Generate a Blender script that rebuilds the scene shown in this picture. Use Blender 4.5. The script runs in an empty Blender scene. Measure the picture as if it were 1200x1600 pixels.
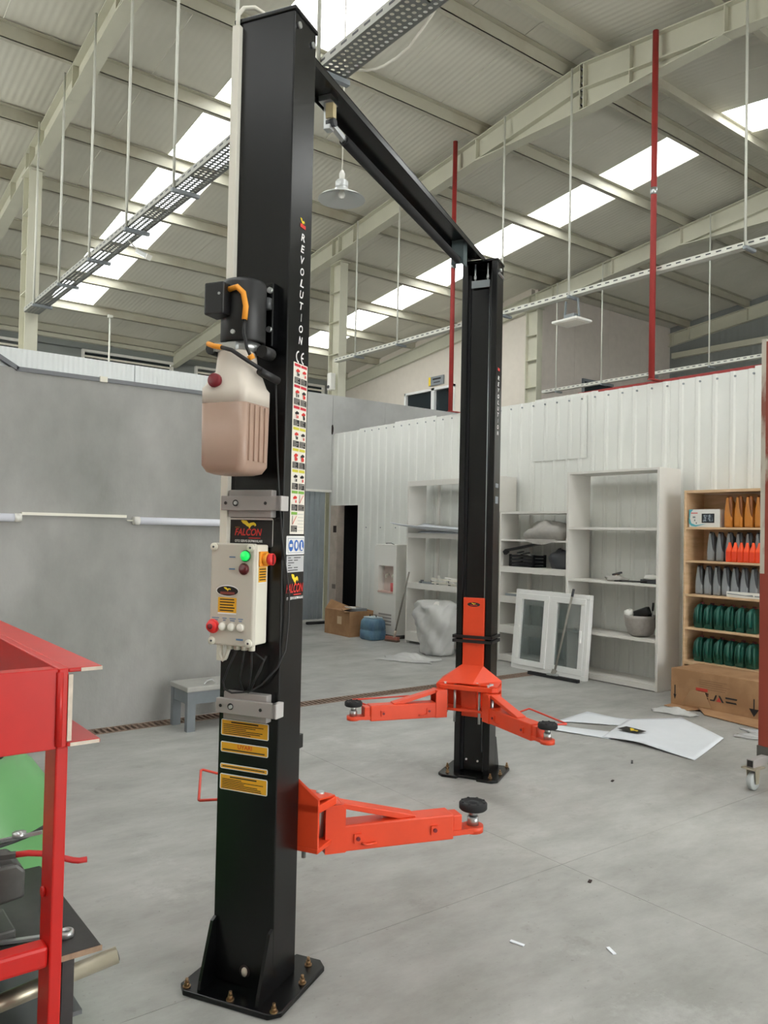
import bpy, bmesh, math, random
from mathutils import Vector, Matrix
R = math.radians
random.seed(7)
scene = bpy.context.scene
col = scene.collection

# ------------------------------------------------------------------ camera, sky, exposure
cam_data = bpy.data.cameras.new('camera')
cam_data.sensor_fit = 'AUTO'
cam_data.sensor_width = 36.0
cam_data.lens = 1247.3 / 1600 * 36.0
cam_data.clip_end = 200
cam = bpy.data.objects.new('camera', cam_data)
col.objects.link(cam)
PITCH, ROLL, YAW, CAMH = R(1.42), R(1.19), R(52.58), 1.65
fw = Vector((math.cos(YAW) * math.cos(PITCH), math.sin(YAW) * math.cos(PITCH), math.sin(PITCH)))
r0 = Vector((math.sin(YAW), -math.cos(YAW), 0))
u0 = r0.cross(fw)
rt = math.cos(ROLL) * r0 + math.sin(ROLL) * u0
up = -math.sin(ROLL) * r0 + math.cos(ROLL) * u0
cam.matrix_world = Matrix(((rt.x, up.x, -fw.x, 0), (rt.y, up.y, -fw.y, 0), (rt.z, up.z, -fw.z, CAMH), (0, 0, 0, 1)))
scene.camera = cam

world = bpy.data.worlds.new('overcast_sky')
scene.world = world
world.use_nodes = True
wbg = world.node_tree.nodes['Background']
wbg.inputs[0].default_value = (0.985, 1.0, 0.975, 1)
wbg.inputs[1].default_value = 9.0

vs = scene.view_settings
vs.view_transform = 'Standard'
vs.look = 'None'
vs.gamma = 1
vs.use_curve_mapping = False
vs.exposure = -0.12
scene.cycles.use_denoising = True
scene.cycles.max_bounces = 8
scene.cycles.diffuse_bounces = 5
scene.cycles.transparent_max_bounces = 12
scene.cycles.sample_clamp_indirect = 6


# ------------------------------------------------------------------ materials
def lin(c):
    return tuple((v / 255 / 12.92 if v / 255 <= 0.04045 else ((v / 255 + 0.055) / 1.055) ** 2.4) for v in c)


MATS = {}


def mat(name, rgb, rough=0.5, metal=0.0, var=0.0, scale=6.0, bump=0.0, bscale=60.0, rgb2=None, emit=0.0, alpha=None, trans=0.0, spec=None, coat=0.0, stretch=None, detail=4.0, lo=0.4, hi=0.6):
    if name in MATS:
        return MATS[name]
    m = bpy.data.materials.new(name)
    m.use_nodes = True
    nt = m.node_tree
    b = nt.nodes['Principled BSDF']
    c = lin(rgb)
    b.inputs['Base Color'].default_value = (*c, 1)
    b.inputs['Roughness'].default_value = rough
    b.inputs['Metallic'].default_value = metal
    if spec is not None:
        b.inputs['Specular IOR Level'].default_value = spec
    if coat:
        b.inputs['Coat Weight'].default_value = coat
    if trans:
        b.inputs['Transmission Weight'].default_value = trans
    if emit:
        b.inputs['Emission Color'].default_value = (*c, 1)
        b.inputs['Emission Strength'].default_value = emit
    if alpha is not None:
        b.inputs['Alpha'].default_value = alpha
    if var or rgb2 or bump:
        tc = nt.nodes.new('ShaderNodeTexCoord')
        src = tc.outputs['Object']
        if stretch:
            mp = nt.nodes.new('ShaderNodeMapping')
            mp.inputs['Scale'].default_value = stretch
            nt.links.new(src, mp.inputs['Vector'])
            src = mp.outputs['Vector']
    if var or rgb2:
        n = nt.nodes.new('ShaderNodeTexNoise')
        n.inputs['Scale'].default_value = scale
        n.inputs['Detail'].default_value = detail
        n.inputs['Roughness'].default_value = 0.6
        nt.links.new(src, n.inputs['Vector'])
        ra = nt.nodes.new('ShaderNodeValToRGB')
        c2 = lin(rgb2) if rgb2 else tuple(min(1, v * (1 + var)) for v in c)
        c1 = c if rgb2 else tuple(v * (1 - var) for v in c)
        ra.color_ramp.elements[0].position = lo if rgb2 else 0.3
        ra.color_ramp.elements[1].position = hi if rgb2 else 0.7
        ra.color_ramp.elements[0].color = (*c1, 1)
        ra.color_ramp.elements[1].color = (*c2, 1)
        nt.links.new(n.outputs['Fac'], ra.inputs['Fac'])
        nt.links.new(ra.outputs['Color'], b.inputs['Base Color'])
    if bump:
        n2 = nt.nodes.new('ShaderNodeTexNoise')
        n2.inputs['Scale'].default_value = bscale
        n2.inputs['Detail'].default_value = 5
        nt.links.new(src, n2.inputs['Vector'])
        bp = nt.nodes.new('ShaderNodeBump')
        bp.inputs['Strength'].default_value = bump
        bp.inputs['Distance'].default_value = 0.02
        nt.links.new(n2.outputs['Fac'], bp.inputs['Height'])
        nt.links.new(bp.outputs['Normal'], b.inputs['Normal'])
    MATS[name] = m
    return m


def concrete_floor():
    m = bpy.data.materials.new('concrete_floor')
    m.use_nodes = True
    nt = m.node_tree
    b = nt.nodes['Principled BSDF']
    tc = nt.nodes.new('ShaderNodeTexCoord')

    def noise(s, d, rough=0.6, st=None):
        n = nt.nodes.new('ShaderNodeTexNoise')
        n.inputs['Scale'].default_value = s
        n.inputs['Detail'].default_value = d
        n.inputs['Roughness'].default_value = rough
        if st:
            mp = nt.nodes.new('ShaderNodeMapping')
            mp.inputs['Scale'].default_value = st
            mp.inputs['Rotation'].default_value = (0, 0, R(25))
            nt.links.new(tc.outputs['Object'], mp.inputs['Vector'])
            nt.links.new(mp.outputs['Vector'], n.inputs['Vector'])
        else:
            nt.links.new(tc.outputs['Object'], n.inputs['Vector'])
        return n.outputs['Fac']

    def ramp(f, p0, c0, p1, c1):
        ra = nt.nodes.new('ShaderNodeValToRGB')
        ra.color_ramp.elements[0].position = p0
        ra.color_ramp.elements[1].position = p1
        ra.color_ramp.elements[0].color = (*c0, 1)
        ra.color_ramp.elements[1].color = (*c1, 1)
        nt.links.new(f, ra.inputs['Fac'])
        return ra.outputs['Color']

    def mix(fac, a, c, bt='MIX'):
        mx = nt.nodes.new('ShaderNodeMix')
        mx.data_type = 'RGBA'
        mx.blend_type = bt
        if isinstance(fac, float):
            mx.inputs[0].default_value = fac
        else:
            nt.links.new(fac, mx.inputs[0])
        nt.links.new(a, mx.inputs[6])
        nt.links.new(c, mx.inputs[7])
        return mx.outputs[2]
    base = ramp(noise(0.55, 6), 0.3, lin((150, 149, 145)), 0.7, lin((178, 178, 174)))
    cloud = ramp(noise(1.7, 8, 0.7, (1, 2.2, 1)), 0.32, (0.76, 0.76, 0.75), 0.68, (1.10, 1.10, 1.11))
    dust = ramp(noise(0.9, 9, 0.75), 0.58, (0, 0, 0), 0.72, (1, 1, 1))
    stain = ramp(noise(3.2, 6, 0.7), 0.28, (0.78, 0.77, 0.75), 0.4, (1, 1, 1))
    spk = ramp(noise(45, 3, 0.5), 0.24, (0.75, 0.74, 0.72), 0.34, (1, 1, 1))
    c = mix(1.0, base, cloud, 'MULTIPLY')
    c = mix(1.0, c, stain, 'MULTIPLY')
    c = mix(1.0, c, spk, 'MULTIPLY')
    rgbn = nt.nodes.new('ShaderNodeRGB')
    rgbn.outputs[0].default_value = (*lin((196, 196, 194)), 1)
    mxf = nt.nodes.new('ShaderNodeMath')
    mxf.operation = 'MULTIPLY'
    mxf.inputs[1].default_value = 0.6
    sep = nt.nodes.new('ShaderNodeRGBToBW')
    nt.links.new(dust, sep.inputs[0])
    nt.links.new(sep.outputs[0], mxf.inputs[0])
    c = mix(mxf.outputs[0], c, rgbn.outputs[0])
    nt.links.new(c, b.inputs['Base Color'])
    rr = ramp(noise(1.3, 5), 0.3, (0.36, 0.36, 0.36), 0.7, (0.62, 0.62, 0.62))
    nt.links.new(rr, b.inputs['Roughness'])
    b.inputs['Specular IOR Level'].default_value = 0.4
    bp = nt.nodes.new('ShaderNodeBump')
    bp.inputs['Strength'].default_value = 0.06
    bp.inputs['Distance'].default_value = 0.02
    nt.links.new(noise(14, 6), bp.inputs['Height'])
    nt.links.new(bp.outputs['Normal'], b.inputs['Normal'])
    return m


def ribbed(name, rgb, axis, freq, strength=0.25, rough=0.5, var=0.04):
    """painted sheet with fine pressed ribs (a wave in the relief only)"""
    m = mat(name, rgb, rough, var=var, scale=1.3)
    nt = m.node_tree
    b = nt.nodes['Principled BSDF']
    tc = nt.nodes.new('ShaderNodeTexCoord')
    w = nt.nodes.new('ShaderNodeTexWave')
    w.bands_direction = axis
    w.inputs['Scale'].default_value = freq
    w.inputs['Distortion'].default_value = 0
    nt.links.new(tc.outputs['Object'], w.inputs['Vector'])
    bp = nt.nodes.new('ShaderNodeBump')
    bp.inputs['Strength'].default_value = strength
    bp.inputs['Distance'].default_value = 0.02
    nt.links.new(w.outputs['Fac'], bp.inputs['Height'])
    nt.links.new(bp.outputs['Normal'], b.inputs['Normal'])
    return m


def see_through(name, rgb, transp, rough=0.3, translucent=False):
    m = bpy.data.materials.new(name)
    m.use_nodes = True
    nt = m.node_tree
    nt.nodes.remove(nt.nodes['Principled BSDF'])
    out = nt.nodes['Material Output']
    tr = nt.nodes.new('ShaderNodeBsdfTransparent')
    if translucent:
        d = nt.nodes.new('ShaderNodeBsdfTranslucent')
        d.inputs[0].default_value = (*lin(rgb), 1)
    else:
        d = nt.nodes.new('ShaderNodeBsdfPrincipled')
        d.inputs['Base Color'].default_value = (*lin(rgb), 1)
        d.inputs['Roughness'].default_value = rough
    mx = nt.nodes.new('ShaderNodeMixShader')
    mx.inputs[0].default_value = transp
    nt.links.new(d.outputs[0], mx.inputs[1])
    nt.links.new(tr.outputs[0], mx.inputs[2])
    nt.links.new(mx.outputs[0], out.inputs[0])
    MATS[name] = m
    return m


def perforated(name, rgb, pitch, radius, metal=0.6):
    m = mat(name, rgb, 0.45, metal)
    nt = m.node_tree
    b = nt.nodes['Principled BSDF']
    out = nt.nodes['Material Output']
    tc = nt.nodes.new('ShaderNodeTexCoord')
    sp = nt.nodes.new('ShaderNodeSeparateXYZ')
    nt.links.new(tc.outputs['Object'], sp.inputs[0])

    def M(op, a, bb=None):
        n = nt.nodes.new('ShaderNodeMath')
        n.operation = op
        for i, v in enumerate((a, bb)):
            if v is None:
                continue
            if isinstance(v, (int, float)):
                n.inputs[i].default_value = v
            else:
                nt.links.new(v, n.inputs[i])
        return n.outputs[0]

    def cell(s):
        return M('SUBTRACT', M('FRACT', M('DIVIDE', s, pitch)), 0.5)
    cx, cy = cell(sp.outputs[0]), cell(sp.outputs[1])
    d = M('SQRT', M('ADD', M('MULTIPLY', cx, cx), M('MULTIPLY', cy, cy)))
    hole = M('LESS_THAN', d, radius / pitch)
    tr = nt.nodes.new('ShaderNodeBsdfTransparent')
    mx = nt.nodes.new('ShaderNodeMixShader')
    nt.links.new(hole, mx.inputs[0])
    nt.links.new(b.outputs[0], mx.inputs[1])
    nt.links.new(tr.outputs[0], mx.inputs[2])
    nt.links.new(mx.outputs[0], out.inputs[0])
    return m


M_FLOOR = concrete_floor()
M_PLASTER = mat('grey_plaster', (134, 134, 131), 0.85, rgb2=(164, 163, 160), scale=1.1, detail=8, lo=0.35, hi=0.65, bump=0.15, bscale=25, stretch=(1, 1, 0.6))
M_WHITEWALL = mat('white_sheet_wall', (222, 223, 218), 0.5, var=0.035, scale=1.4)
M_GREYSHEET = mat('galvanised_sheet', (160, 168, 172), 0.4, 0.25, var=0.08, scale=3)
M_BACKPANEL = mat('grey_panel', (178, 178, 176), 0.6, rgb2=(192, 192, 190), scale=1.2)
M_STEEL = mat('cream_steel_paint', (196, 194, 176), 0.55, var=0.05, scale=2)
M_PURLIN = mat('cream_purlin_paint', (178, 175, 158), 0.55, rgb2=(164, 156, 136), scale=1.5, lo=0.5, hi=0.75)
M_ROOF = ribbed('roof_sheet_cream', (206, 203, 190), 'X', 3.6, 0.13)
M_SKY = see_through('translucent_skylight', (250, 252, 255), 0.72, translucent=True)
M_POLY = ribbed('polycarbonate_strip', (222, 226, 226), 'X', 8.0, 0.3, 0.35)
M_DARKTRIM = mat('dark_grey_trim', (112, 114, 118), 0.6)
M_CREAMWALL = mat('cream_office_wall', (212, 204, 192), 0.8, var=0.03)
M_OFFGREY = mat('office_side_wall', (216, 207, 199), 0.8, var=0.04)
M_SIDINGW = ribbed('pale_siding', (205, 204, 196), 'Y', 2.0, 0.3)
M_SIDING = ribbed('grey_siding', (128, 132, 130), 'Y', 2.0, 0.4)
M_RED = mat('red_gloss_paint', (192, 24, 18), 0.36, var=0.08, scale=5)
M_REDPIPE = mat('red_oxide_paint', (150, 42, 38), 0.55, var=0.1)
M_BARE = mat('bare_cut_steel', (206, 192, 176), 0.6, var=0.12, scale=40)
M_BLACK = mat('black_powder_coat', (8, 9, 11), 0.27, var=0.1, scale=20, bump=0.02, bscale=300, spec=0.42)
M_BLACKP = mat('black_plastic', (18, 18, 20), 0.45)
M_RUBBER = mat('black_rubber', (26, 27, 29), 0.8)
M_ORANGE = mat('orange_powder_coat', (222, 70, 34), 0.4, var=0.05, scale=8)
M_ORANGEROD = mat('red_rod_paint', (214, 70, 52), 0.4)
M_ZINC = mat('zinc_steel', (188, 190, 190), 0.3, 0.85)
M_GOLD = mat('brass_anchor', (140, 112, 80), 0.4, 0.8)
M_GREYMET = mat('grey_bracket', (158, 153, 150), 0.5, 0.1)
M_IVORY = mat('ivory_plastic', (222, 218, 204), 0.45)
M_BOXFRONT = mat('box_lid_beige', (196, 190, 178), 0.5)
M_TRUNK = mat('white_cable_duct', (226, 222, 210), 0.5)
M_WHITE = mat('white_paint', (224, 222, 216), 0.5)
M_SHELFW = mat('white_board', (214, 211, 205), 0.55, var=0.03, scale=3)
M_WOOD = mat('pale_plywood', (214, 182, 146), 0.6, rgb2=(200, 166, 128), scale=3, stretch=(1, 1, 6))
M_CARD = mat('cardboard', (166, 128, 92), 0.85, rgb2=(152, 114, 80), scale=4)
M_CARDIN = mat('cardboard_inside', (178, 142, 106), 0.85)
M_PVC = mat('white_pvc', (232, 232, 230), 0.3)
M_GLASS = see_through('window_glass', (96, 112, 112), 0.66, 0.04)
M_DARKGLASS = mat('dark_office_glass', (38, 46, 50), 0.08)
M_PAPER = mat('white_paper', (226, 230, 236), 0.6, var=0.02)
M_FILM = see_through('clear_film', (216, 218, 220), 0.45, 0.25)
M_FILM2 = see_through('milky_film', (214, 214, 212), 0.34, 0.3)
M_TANK = mat('milky_tank_empty', (214, 204, 192), 0.4)
M_OIL = mat('milky_tank_oil', (172, 144, 128), 0.4, var=0.05)
M_DKRED = mat('dark_red_cap', (120, 22, 34), 0.4)
M_SLEEVE = mat('orange_sleeve', (240, 158, 44), 0.5)
M_YELLOW = mat('yellow_label', (234, 172, 40), 0.5)
M_LBLY = mat('label_yellow_header', (206, 196, 62), 0.5)
M_LBLR = mat('label_red_header', (196, 34, 52), 0.5)
M_LBLG = mat('label_green_header', (122, 172, 66), 0.5)
M_LBLW = mat('label_white', (232, 226, 214), 0.5)
M_INK = mat('black_ink', (26, 24, 24), 0.6)
M_LOGOR = mat('logo_red', (206, 46, 40), 0.5)
M_LOGOY = mat('logo_yellow', (238, 206, 40), 0.5)
M_PRINTW = mat('print_white', (232, 230, 228), 0.5)
M_BLUE = mat('sign_blue', (44, 96, 176), 0.5)
M_BLUETXT = mat('print_blue', (92, 124, 160), 0.5)
M_GREENLED = mat('green_lamp_lens', (20, 226, 96), 0.3, emit=0.55)
M_REDBTN = mat('red_button', (226, 44, 44), 0.35)
M_MAROON = mat('maroon_lens', (92, 26, 30), 0.3)
M_DUMMY = mat('white_button', (228, 224, 214), 0.4)
M_GREEN = mat('green_plastic', (108, 168, 106), 0.4, var=0.06, scale=4)
M_DARKSTEEL = mat('dark_steel', (66, 64, 64), 0.5, 0.5, var=0.2, scale=10)
M_VISE = mat('vise_grey', (86, 86, 84), 0.45, 0.5, var=0.15, scale=12)
M_PIPE = mat('galvanised_pipe', (186, 178, 158), 0.35, 0.7, var=0.1, scale=8)
M_OLIVE = mat('green_oil_jug', (22, 84, 72), 0.4)
M_SILVER = mat('silver_oil_jug', (150, 153, 156), 0.35, 0.25)
M_DKGREY = mat('dark_grey_plastic', (58, 60, 64), 0.45)
M_AMBER = mat('amber_oil_jug', (196, 124, 48), 0.35)
M_AMBERD = mat('amber_handle', (124, 70, 28), 0.45)
M_ORANGEJ = mat('bright_orange_bottle', (246, 84, 34), 0.4)
M_MAROONCAP = mat('jug_cap_maroon', (104, 30, 40), 0.5)
M_BLUEJ = see_through('blue_canister', (66, 108, 140), 0.12, 0.3)
M_CLOTH = mat('grey_cloth', (166, 162, 156), 0.9, var=0.1, scale=14)
M_RUST = mat('worn_red_paint', (150, 62, 46), 0.6, rgb2=(196, 186, 170), scale=3.2, detail=7, lo=0.56, hi=0.64, stretch=(1, 1, 0.5))
M_WORN = mat('worn_white_paint', (206, 200, 186), 0.65, rgb2=(150, 92, 76), scale=3.0, detail=7, lo=0.5, hi=0.62, stretch=(1, 1, 0.45))
M_WHEEL = mat('grey_wheel', (176, 180, 180), 0.5, var=0.1)
M_JAMB = mat('pinkish_jamb', (190, 176, 164), 0.8, rgb2=(176, 164, 152), scale=5)
M_BLACKOUT = mat('doorway_blackout', (22, 24, 26), 0.9)
M_BROOM = mat('broom_handle', (128, 124, 116), 0.6)
M_BRISTLE = mat('broom_bristle', (96, 78, 68), 0.9)
M_TUBE = mat('frosted_tube', (222, 224, 234), 0.3)
M_LAMP = mat('lamp_aluminium', (186, 188, 186), 0.35, 0.4)
M_TRAYD = perforated('perforated_tray', (120, 122, 120), 0.045, 0.0145, 0.2)
M_TRAYW = mat('tray_galvanised', (206, 206, 196), 0.5, 0.1)
M_GRATE = mat('rusty_grate', (132, 112, 98), 0.7, 0.1, var=0.15, scale=20)
M_PIT = mat('drain_pit', (36, 32, 28), 0.9)
M_CABLE = mat('black_cable', (30, 30, 32), 0.5)
M_JOINT = mat('joint_line', (128, 126, 120), 0.9)
M_SOOT = mat('soot_mark', (40, 30, 26), 0.9)
M_SCREEN = mat('printed_screen', (44, 52, 62), 0.3, rgb2=(150, 160, 168), scale=40, lo=0.5, hi=0.6)
M_TEAL = mat('print_teal', (92, 176, 190), 0.5)
M_GREYSIGN = mat('grey_sign', (130, 136, 140), 0.5)


# ------------------------------------------------------------------ mesh builder
class MB:
    def __init__(s):
        s.v, s.f, s.m, s.sm, s.mats = [], [], [], [], []
        s.T = None

    def _mi(s, m):
        if m not in s.mats:
            s.mats.append(m)
        return s.mats.index(m)

    def add(s, vs_, fs, m, smooth=False):
        o = len(s.v)
        if s.T is not None:
            vs_ = [s.T @ Vector(p) for p in vs_]
        s.v.extend([tuple(p) for p in vs_])
        k = s._mi(m)
        for f in fs:
            s.f.append([i + o for i in f])
            s.m.append(k)
            s.sm.append(smooth)
        return s

    def box(s, x0, x1, y0, y1, z0, z1, m):
        x0, x1 = min(x0, x1), max(x0, x1)
        y0, y1 = min(y0, y1), max(y0, y1)
        z0, z1 = min(z0, z1), max(z0, z1)
        return s.add([(x0, y0, z0), (x1, y0, z0), (x1, y1, z0), (x0, y1, z0), (x0, y0, z1), (x1, y0, z1), (x1, y1, z1), (x0, y1, z1)],
                     [(0, 3, 2, 1), (4, 5, 6, 7), (0, 1, 5, 4), (1, 2, 6, 5), (2, 3, 7, 6), (3, 0, 4, 7)], m)

    def bar(s, a, b, w, h, m, upv=(0, 0, 1)):
        a, b = Vector(a), Vector(b)
        d = (b - a).normalized()
        u = Vector(upv)
        sd = d.cross(u)
        if sd.length < 1e-4:
            sd = d.cross(Vector((1, 0, 0)))
        sd.normalize()
        u = sd.cross(d)
        vs_ = []
        for p in (a, b):
            for i, j in ((-1, -1), (1, -1), (1, 1), (-1, 1)):
                vs_.append(p + sd * i * w / 2 + u * j * h / 2)
        return s.add(vs_, [(0, 3, 2, 1)[::-1], (4, 5, 6, 7)[::-1], (0, 1, 5, 4)[::-1], (1, 2, 6, 5)[::-1], (2, 3, 7, 6)[::-1], (3, 0, 4, 7)[::-1]], m)

    def tube(s, pts, r, m, n=8, cap=True, radii=None):
        pts = [Vector(p) for p in pts]
        vs_, fs = [], []
        prev = None
        for i, p in enumerate(pts):
            if i == 0:
                d = pts[1] - p
            elif i == len(pts) - 1:
                d = p - pts[i - 1]
            else:
                d = (pts[i + 1] - p).normalized() + (p - pts[i - 1]).normalized()
            d.normalize()
            if prev is None:
                a = d.cross(Vector((0, 0, 1)))
                if a.length < 1e-3:
                    a = d.cross(Vector((1, 0, 0)))
            else:
                a = prev - d * prev.dot(d)
            a.normalize()
            prev = a
            b = d.cross(a)
            rr = radii[i] if radii else r
            for k in range(n):
                t = 2 * math.pi * k / n
                vs_.append(p + (a * math.cos(t) + b * math.sin(t)) * rr)
        for i in range(len(pts) - 1):
            for k in range(n):
                fs.append((i * n + k, i * n + (k + 1) % n, (i + 1) * n + (k + 1) % n, (i + 1) * n + k))
        s.add(vs_, fs, m, True)
        if cap:
            o = len(s.v) - len(vs_)
            k = s._mi(m)
            s.f.append([o + i for i in range(n)][::-1]); s.m.append(k); s.sm.append(False)
            e = o + (len(pts) - 1) * n
            s.f.append([e + i for i in range(n)]); s.m.append(k); s.sm.append(False)
        return s

    def cyl(s, a, b, r, m, n=14, r2=None):
        return s.tube([a, b], r, m, n, True, [r, r if r2 is None else r2])

    def lathe(s, prof, m, n=24, o=(0, 0, 0), axis='Z', smooth=True, sx=1.0, sy=1.0):
        vs_, fs = [], []
        for (r, z) in prof:
            for k in range(n):
                t = 2 * math.pi * k / n
                c, sn = r * math.cos(t) * sx, r * math.sin(t) * sy
                p = (c, sn, z) if axis == 'Z' else ((z, c, sn) if axis == 'X' else (sn, z, c))
                vs_.append((p[0] + o[0], p[1] + o[1], p[2] + o[2]))
        for i in range(len(prof) - 1):
            for k in range(n):
                fs.append((i * n + k, i * n + (k + 1) % n, (i + 1) * n + (k + 1) % n, (i + 1) * n + k))
        fs.append(tuple(range(n))[::-1])
        e = (len(prof) - 1) * n
        fs.append(tuple(range(e, e + n)))
        return s.add(vs_, fs, m, smooth)

    def prism(s, poly, ext, m):
        n = len(poly)
        a = [Vector(p) for p in poly]
        e = Vector(ext)
        vs_ = a + [p + e for p in a]
        fs = [tuple(range(n))[::-1], tuple(range(n, 2 * n))]
        for i in range(n):
            j = (i + 1) % n
            fs.append((i, j, n + j, n + i))
        return s.add(vs_, fs, m)

    def loft(s, rings, m, smooth=True, cap=True):
        n = len(rings[0])
        vs_, fs = [], []
        for r_ in rings:
            vs_ += r_
        for i in range(len(rings) - 1):
            for k in range(n):
                fs.append((i * n + k, i * n + (k + 1) % n, (i + 1) * n + (k + 1) % n, (i + 1) * n + k))
        if cap:
            fs.append(tuple(range(n))[::-1])
            e = (len(rings) - 1) * n
            fs.append(tuple(range(e, e + n)))
        return s.add(vs_, fs, m, smooth)

    def grid(s, fn, nu, nv, m, smooth=True):
        vs_ = [fn(i / nu, j / nv) for j in range(nv + 1) for i in range(nu + 1)]
        fs = [(j * (nu + 1) + i, j * (nu + 1) + i + 1, (j + 1) * (nu + 1) + i + 1, (j + 1) * (nu + 1) + i) for j in range(nv) for i in range(nu)]
        return s.add(vs_, fs, m, smooth)

    def build(s, name, parent=None, bevel=0.0, seg=2, solid=0.0, fix=True, loc=None, rz=0.0):
        me = bpy.data.meshes.new(name)
        me.from_pydata(s.v, [], s.f)
        for m in s.mats:
            me.materials.append(m)
        me.polygons.foreach_set('material_index', s.m)
        me.polygons.foreach_set('use_smooth', s.sm)
        if fix:
            bm = bmesh.new()
            bm.from_mesh(me)
            bmesh.ops.recalc_face_normals(bm, faces=bm.faces)
            bm.to_mesh(me)
            bm.free()
        me.update()
        o = bpy.data.objects.new(name, me)
        col.objects.link(o)
        if parent is not None:
            o.parent = parent
        if loc is not None:
            o.location = loc
        if rz:
            o.rotation_euler.z = rz
        if solid:
            md = o.modifiers.new('solid', 'SOLIDIFY')
            md.thickness = solid
        if bevel:
            md = o.modifiers.new('bevel', 'BEVEL')
            md.width = bevel
            md.segments = seg
            md.limit_method = 'ANGLE'
            md.angle_limit = R(40)
        return o


def rrect(cx, cy, z, hx, hy, rad, n=4):
    """ring of a rounded rectangle"""
    out = []
    rad = min(rad, hx * 0.999, hy * 0.999)
    for (sx, sy, a0) in ((1, 1, 0), (-1, 1, 90), (-1, -1, 180), (1, -1, 270)):
        for k in range(n + 1):
            a = R(a0 + 90 * k / n)
            out.append((cx + sx * (hx - rad) + rad * math.cos(a), cy + sy * (hy - rad) + rad * math.sin(a), z))
    return out


def tag(o, label=None, cat=None, group=None, kind=None):
    if label: o['label'] = label
    if cat: o['category'] = cat
    if group: o['group'] = group
    if kind: o['kind'] = kind
    return o


def thing(name, label, cat, loc=(0, 0, 0), rz=0.0, group=None, kind=None):
    o = bpy.data.objects.new(name, None)
    o.empty_display_size = 0.1
    col.objects.link(o)
    o.location = loc
    o.rotation_euler.z = rz
    return tag(o, label, cat, group, kind)


def struct(name, label=None, loc=(0, 0, 0), cat=None):
    return thing(name, label, cat, loc, kind='structure')


def copy_tree(o, parent=None):
    c = o.copy()
    col.objects.link(c)
    if parent is not None:
        c.parent = parent
    for ch in o.children:
        copy_tree(ch, c)
    return c


_txt = {}


def text_mesh(s, shear=0.0):
    key = (s, shear)
    if key in _txt:
        return _txt[key]
    cu = bpy.data.curves.new('tmp_text', 'FONT')
    cu.body = s
    cu.size = 1.0
    cu.shear = shear
    cu.offset = 0.022
    cu.resolution_u = 3
    ob = bpy.data.objects.new('tmp_text', cu)
    col.objects.link(ob)
    dg = bpy.context.evaluated_depsgraph_get()
    ev = ob.evaluated_get(dg)
    me = ev.to_mesh()
    vs_ = [(v.co.x, v.co.y) for v in me.vertices]
    fs = [tuple(p.vertices) for p in me.polygons]
    ev.to_mesh_clear()
    bpy.data.objects.remove(ob)
    bpy.data.curves.remove(cu)
    x0 = min(p[0] for p in vs_); x1 = max(p[0] for p in vs_)
    y0 = min(p[1] for p in vs_); y1 = max(p[1] for p in vs_)
    vs_ = [((x - x0) / (x1 - x0), (y - y0) / (y1 - y0)) for x, y in vs_]
    _txt[key] = (vs_, fs)
    return _txt[key]


class Decal(MB):
    """flat print on a plane: origin o, unit axes u (right) and w (up), normal n; every layer sits 0.4 mm higher"""
    def __init__(s, o, u, w):
        super().__init__()
        s.o, s.u, s.w = Vector(o), Vector(u).normalized(), Vector(w).normalized()
        s.n = s.u.cross(s.w)
        s.h = 0.0006

    def P(s, a, b, h=None):
        return s.o + s.u * a + s.w * b + s.n * (s.h if h is None else h)

    def rect(s, a0, b0, a1, b1, m, up_=True):
        if up_: s.h += 0.0004
        return s.add([s.P(a0, b0), s.P(a1, b0), s.P(a1, b1), s.P(a0, b1)], [(0, 1, 2, 3)], m)

    def slab(s, a0, b0, a1, b1, m, t=0.0015, rad=0.0):
        ring = [(x, y) for x, y, _ in rrect((a0 + a1) / 2, (b0 + b1) / 2, 0, abs(a1 - a0) / 2, abs(b1 - b0) / 2, rad or 1e-4, 3)]
        n = len(ring)
        vs_ = [s.P(a, b, 0) for a, b in ring] + [s.P(a, b, t) for a, b in ring]
        fs = [tuple(range(n, 2 * n))] + [(i, (i + 1) % n, n + (i + 1) % n, n + i) for i in range(n)]
        s.h = t
        return s.add(vs_, fs, m)

    def poly(s, pts, m):
        s.h += 0.0004
        return s.add([s.P(a, b) for a, b in pts], [tuple(range(len(pts)))], m)

    def disc(s, a, b, ra, rb, m, n=20):
        return s.poly([(a + ra * math.cos(2 * math.pi * k / n), b + rb * math.sin(2 * math.pi * k / n)) for k in range(n)], m)

    def text(s, t, a0, b0, a1, b1, m, shear=0.0):
        s.h += 0.0004
        vs_, fs = text_mesh(t, shear)
        return s.add([s.P(a0 + (a1 - a0) * x, b0 + (b1 - b0) * y) for x, y in vs_], fs, m)

    def lines(s, a0, b0, a1, b1, k, m, fill=0.55, ragged=0.3):
        s.h += 0.0004
        st = (b1 - b0) / k
        for i in range(k):
            e = a1 - (a1 - a0) * ragged * random.random()
            y = b1 - st * (i + 1) + st * (1 - fill) / 2
            s.rect(a0, y, e, y + st * fill, m, False)

    def bird(s, a0, b0, a1, b1, m):
        pts = [(0, .95), (.1, 1), (.38, .93), (.52, .62), (.66, .72), (.84, .78), (.97, .62), (1, .4), (.9, .3), (.88, .45), (.74, .42), (.66, .3), (.56, .0), (.5, .28), (.42, .3), (.28, .5), (.12, .66)]
        return s.poly([(a0 + (a1 - a0) * x, b0 + (b1 - b0) * y) for x, y in pts], m)

    def build(s, name, parent=None, **k):
        return super().build(name, parent, fix=False, **k)


# ================================================================== THE SETTING
def slope_z(y):                       # top of the rafters, ridge at y = 6.46
    return 7.63 - 0.12 * abs(y - 6.46)


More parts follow.
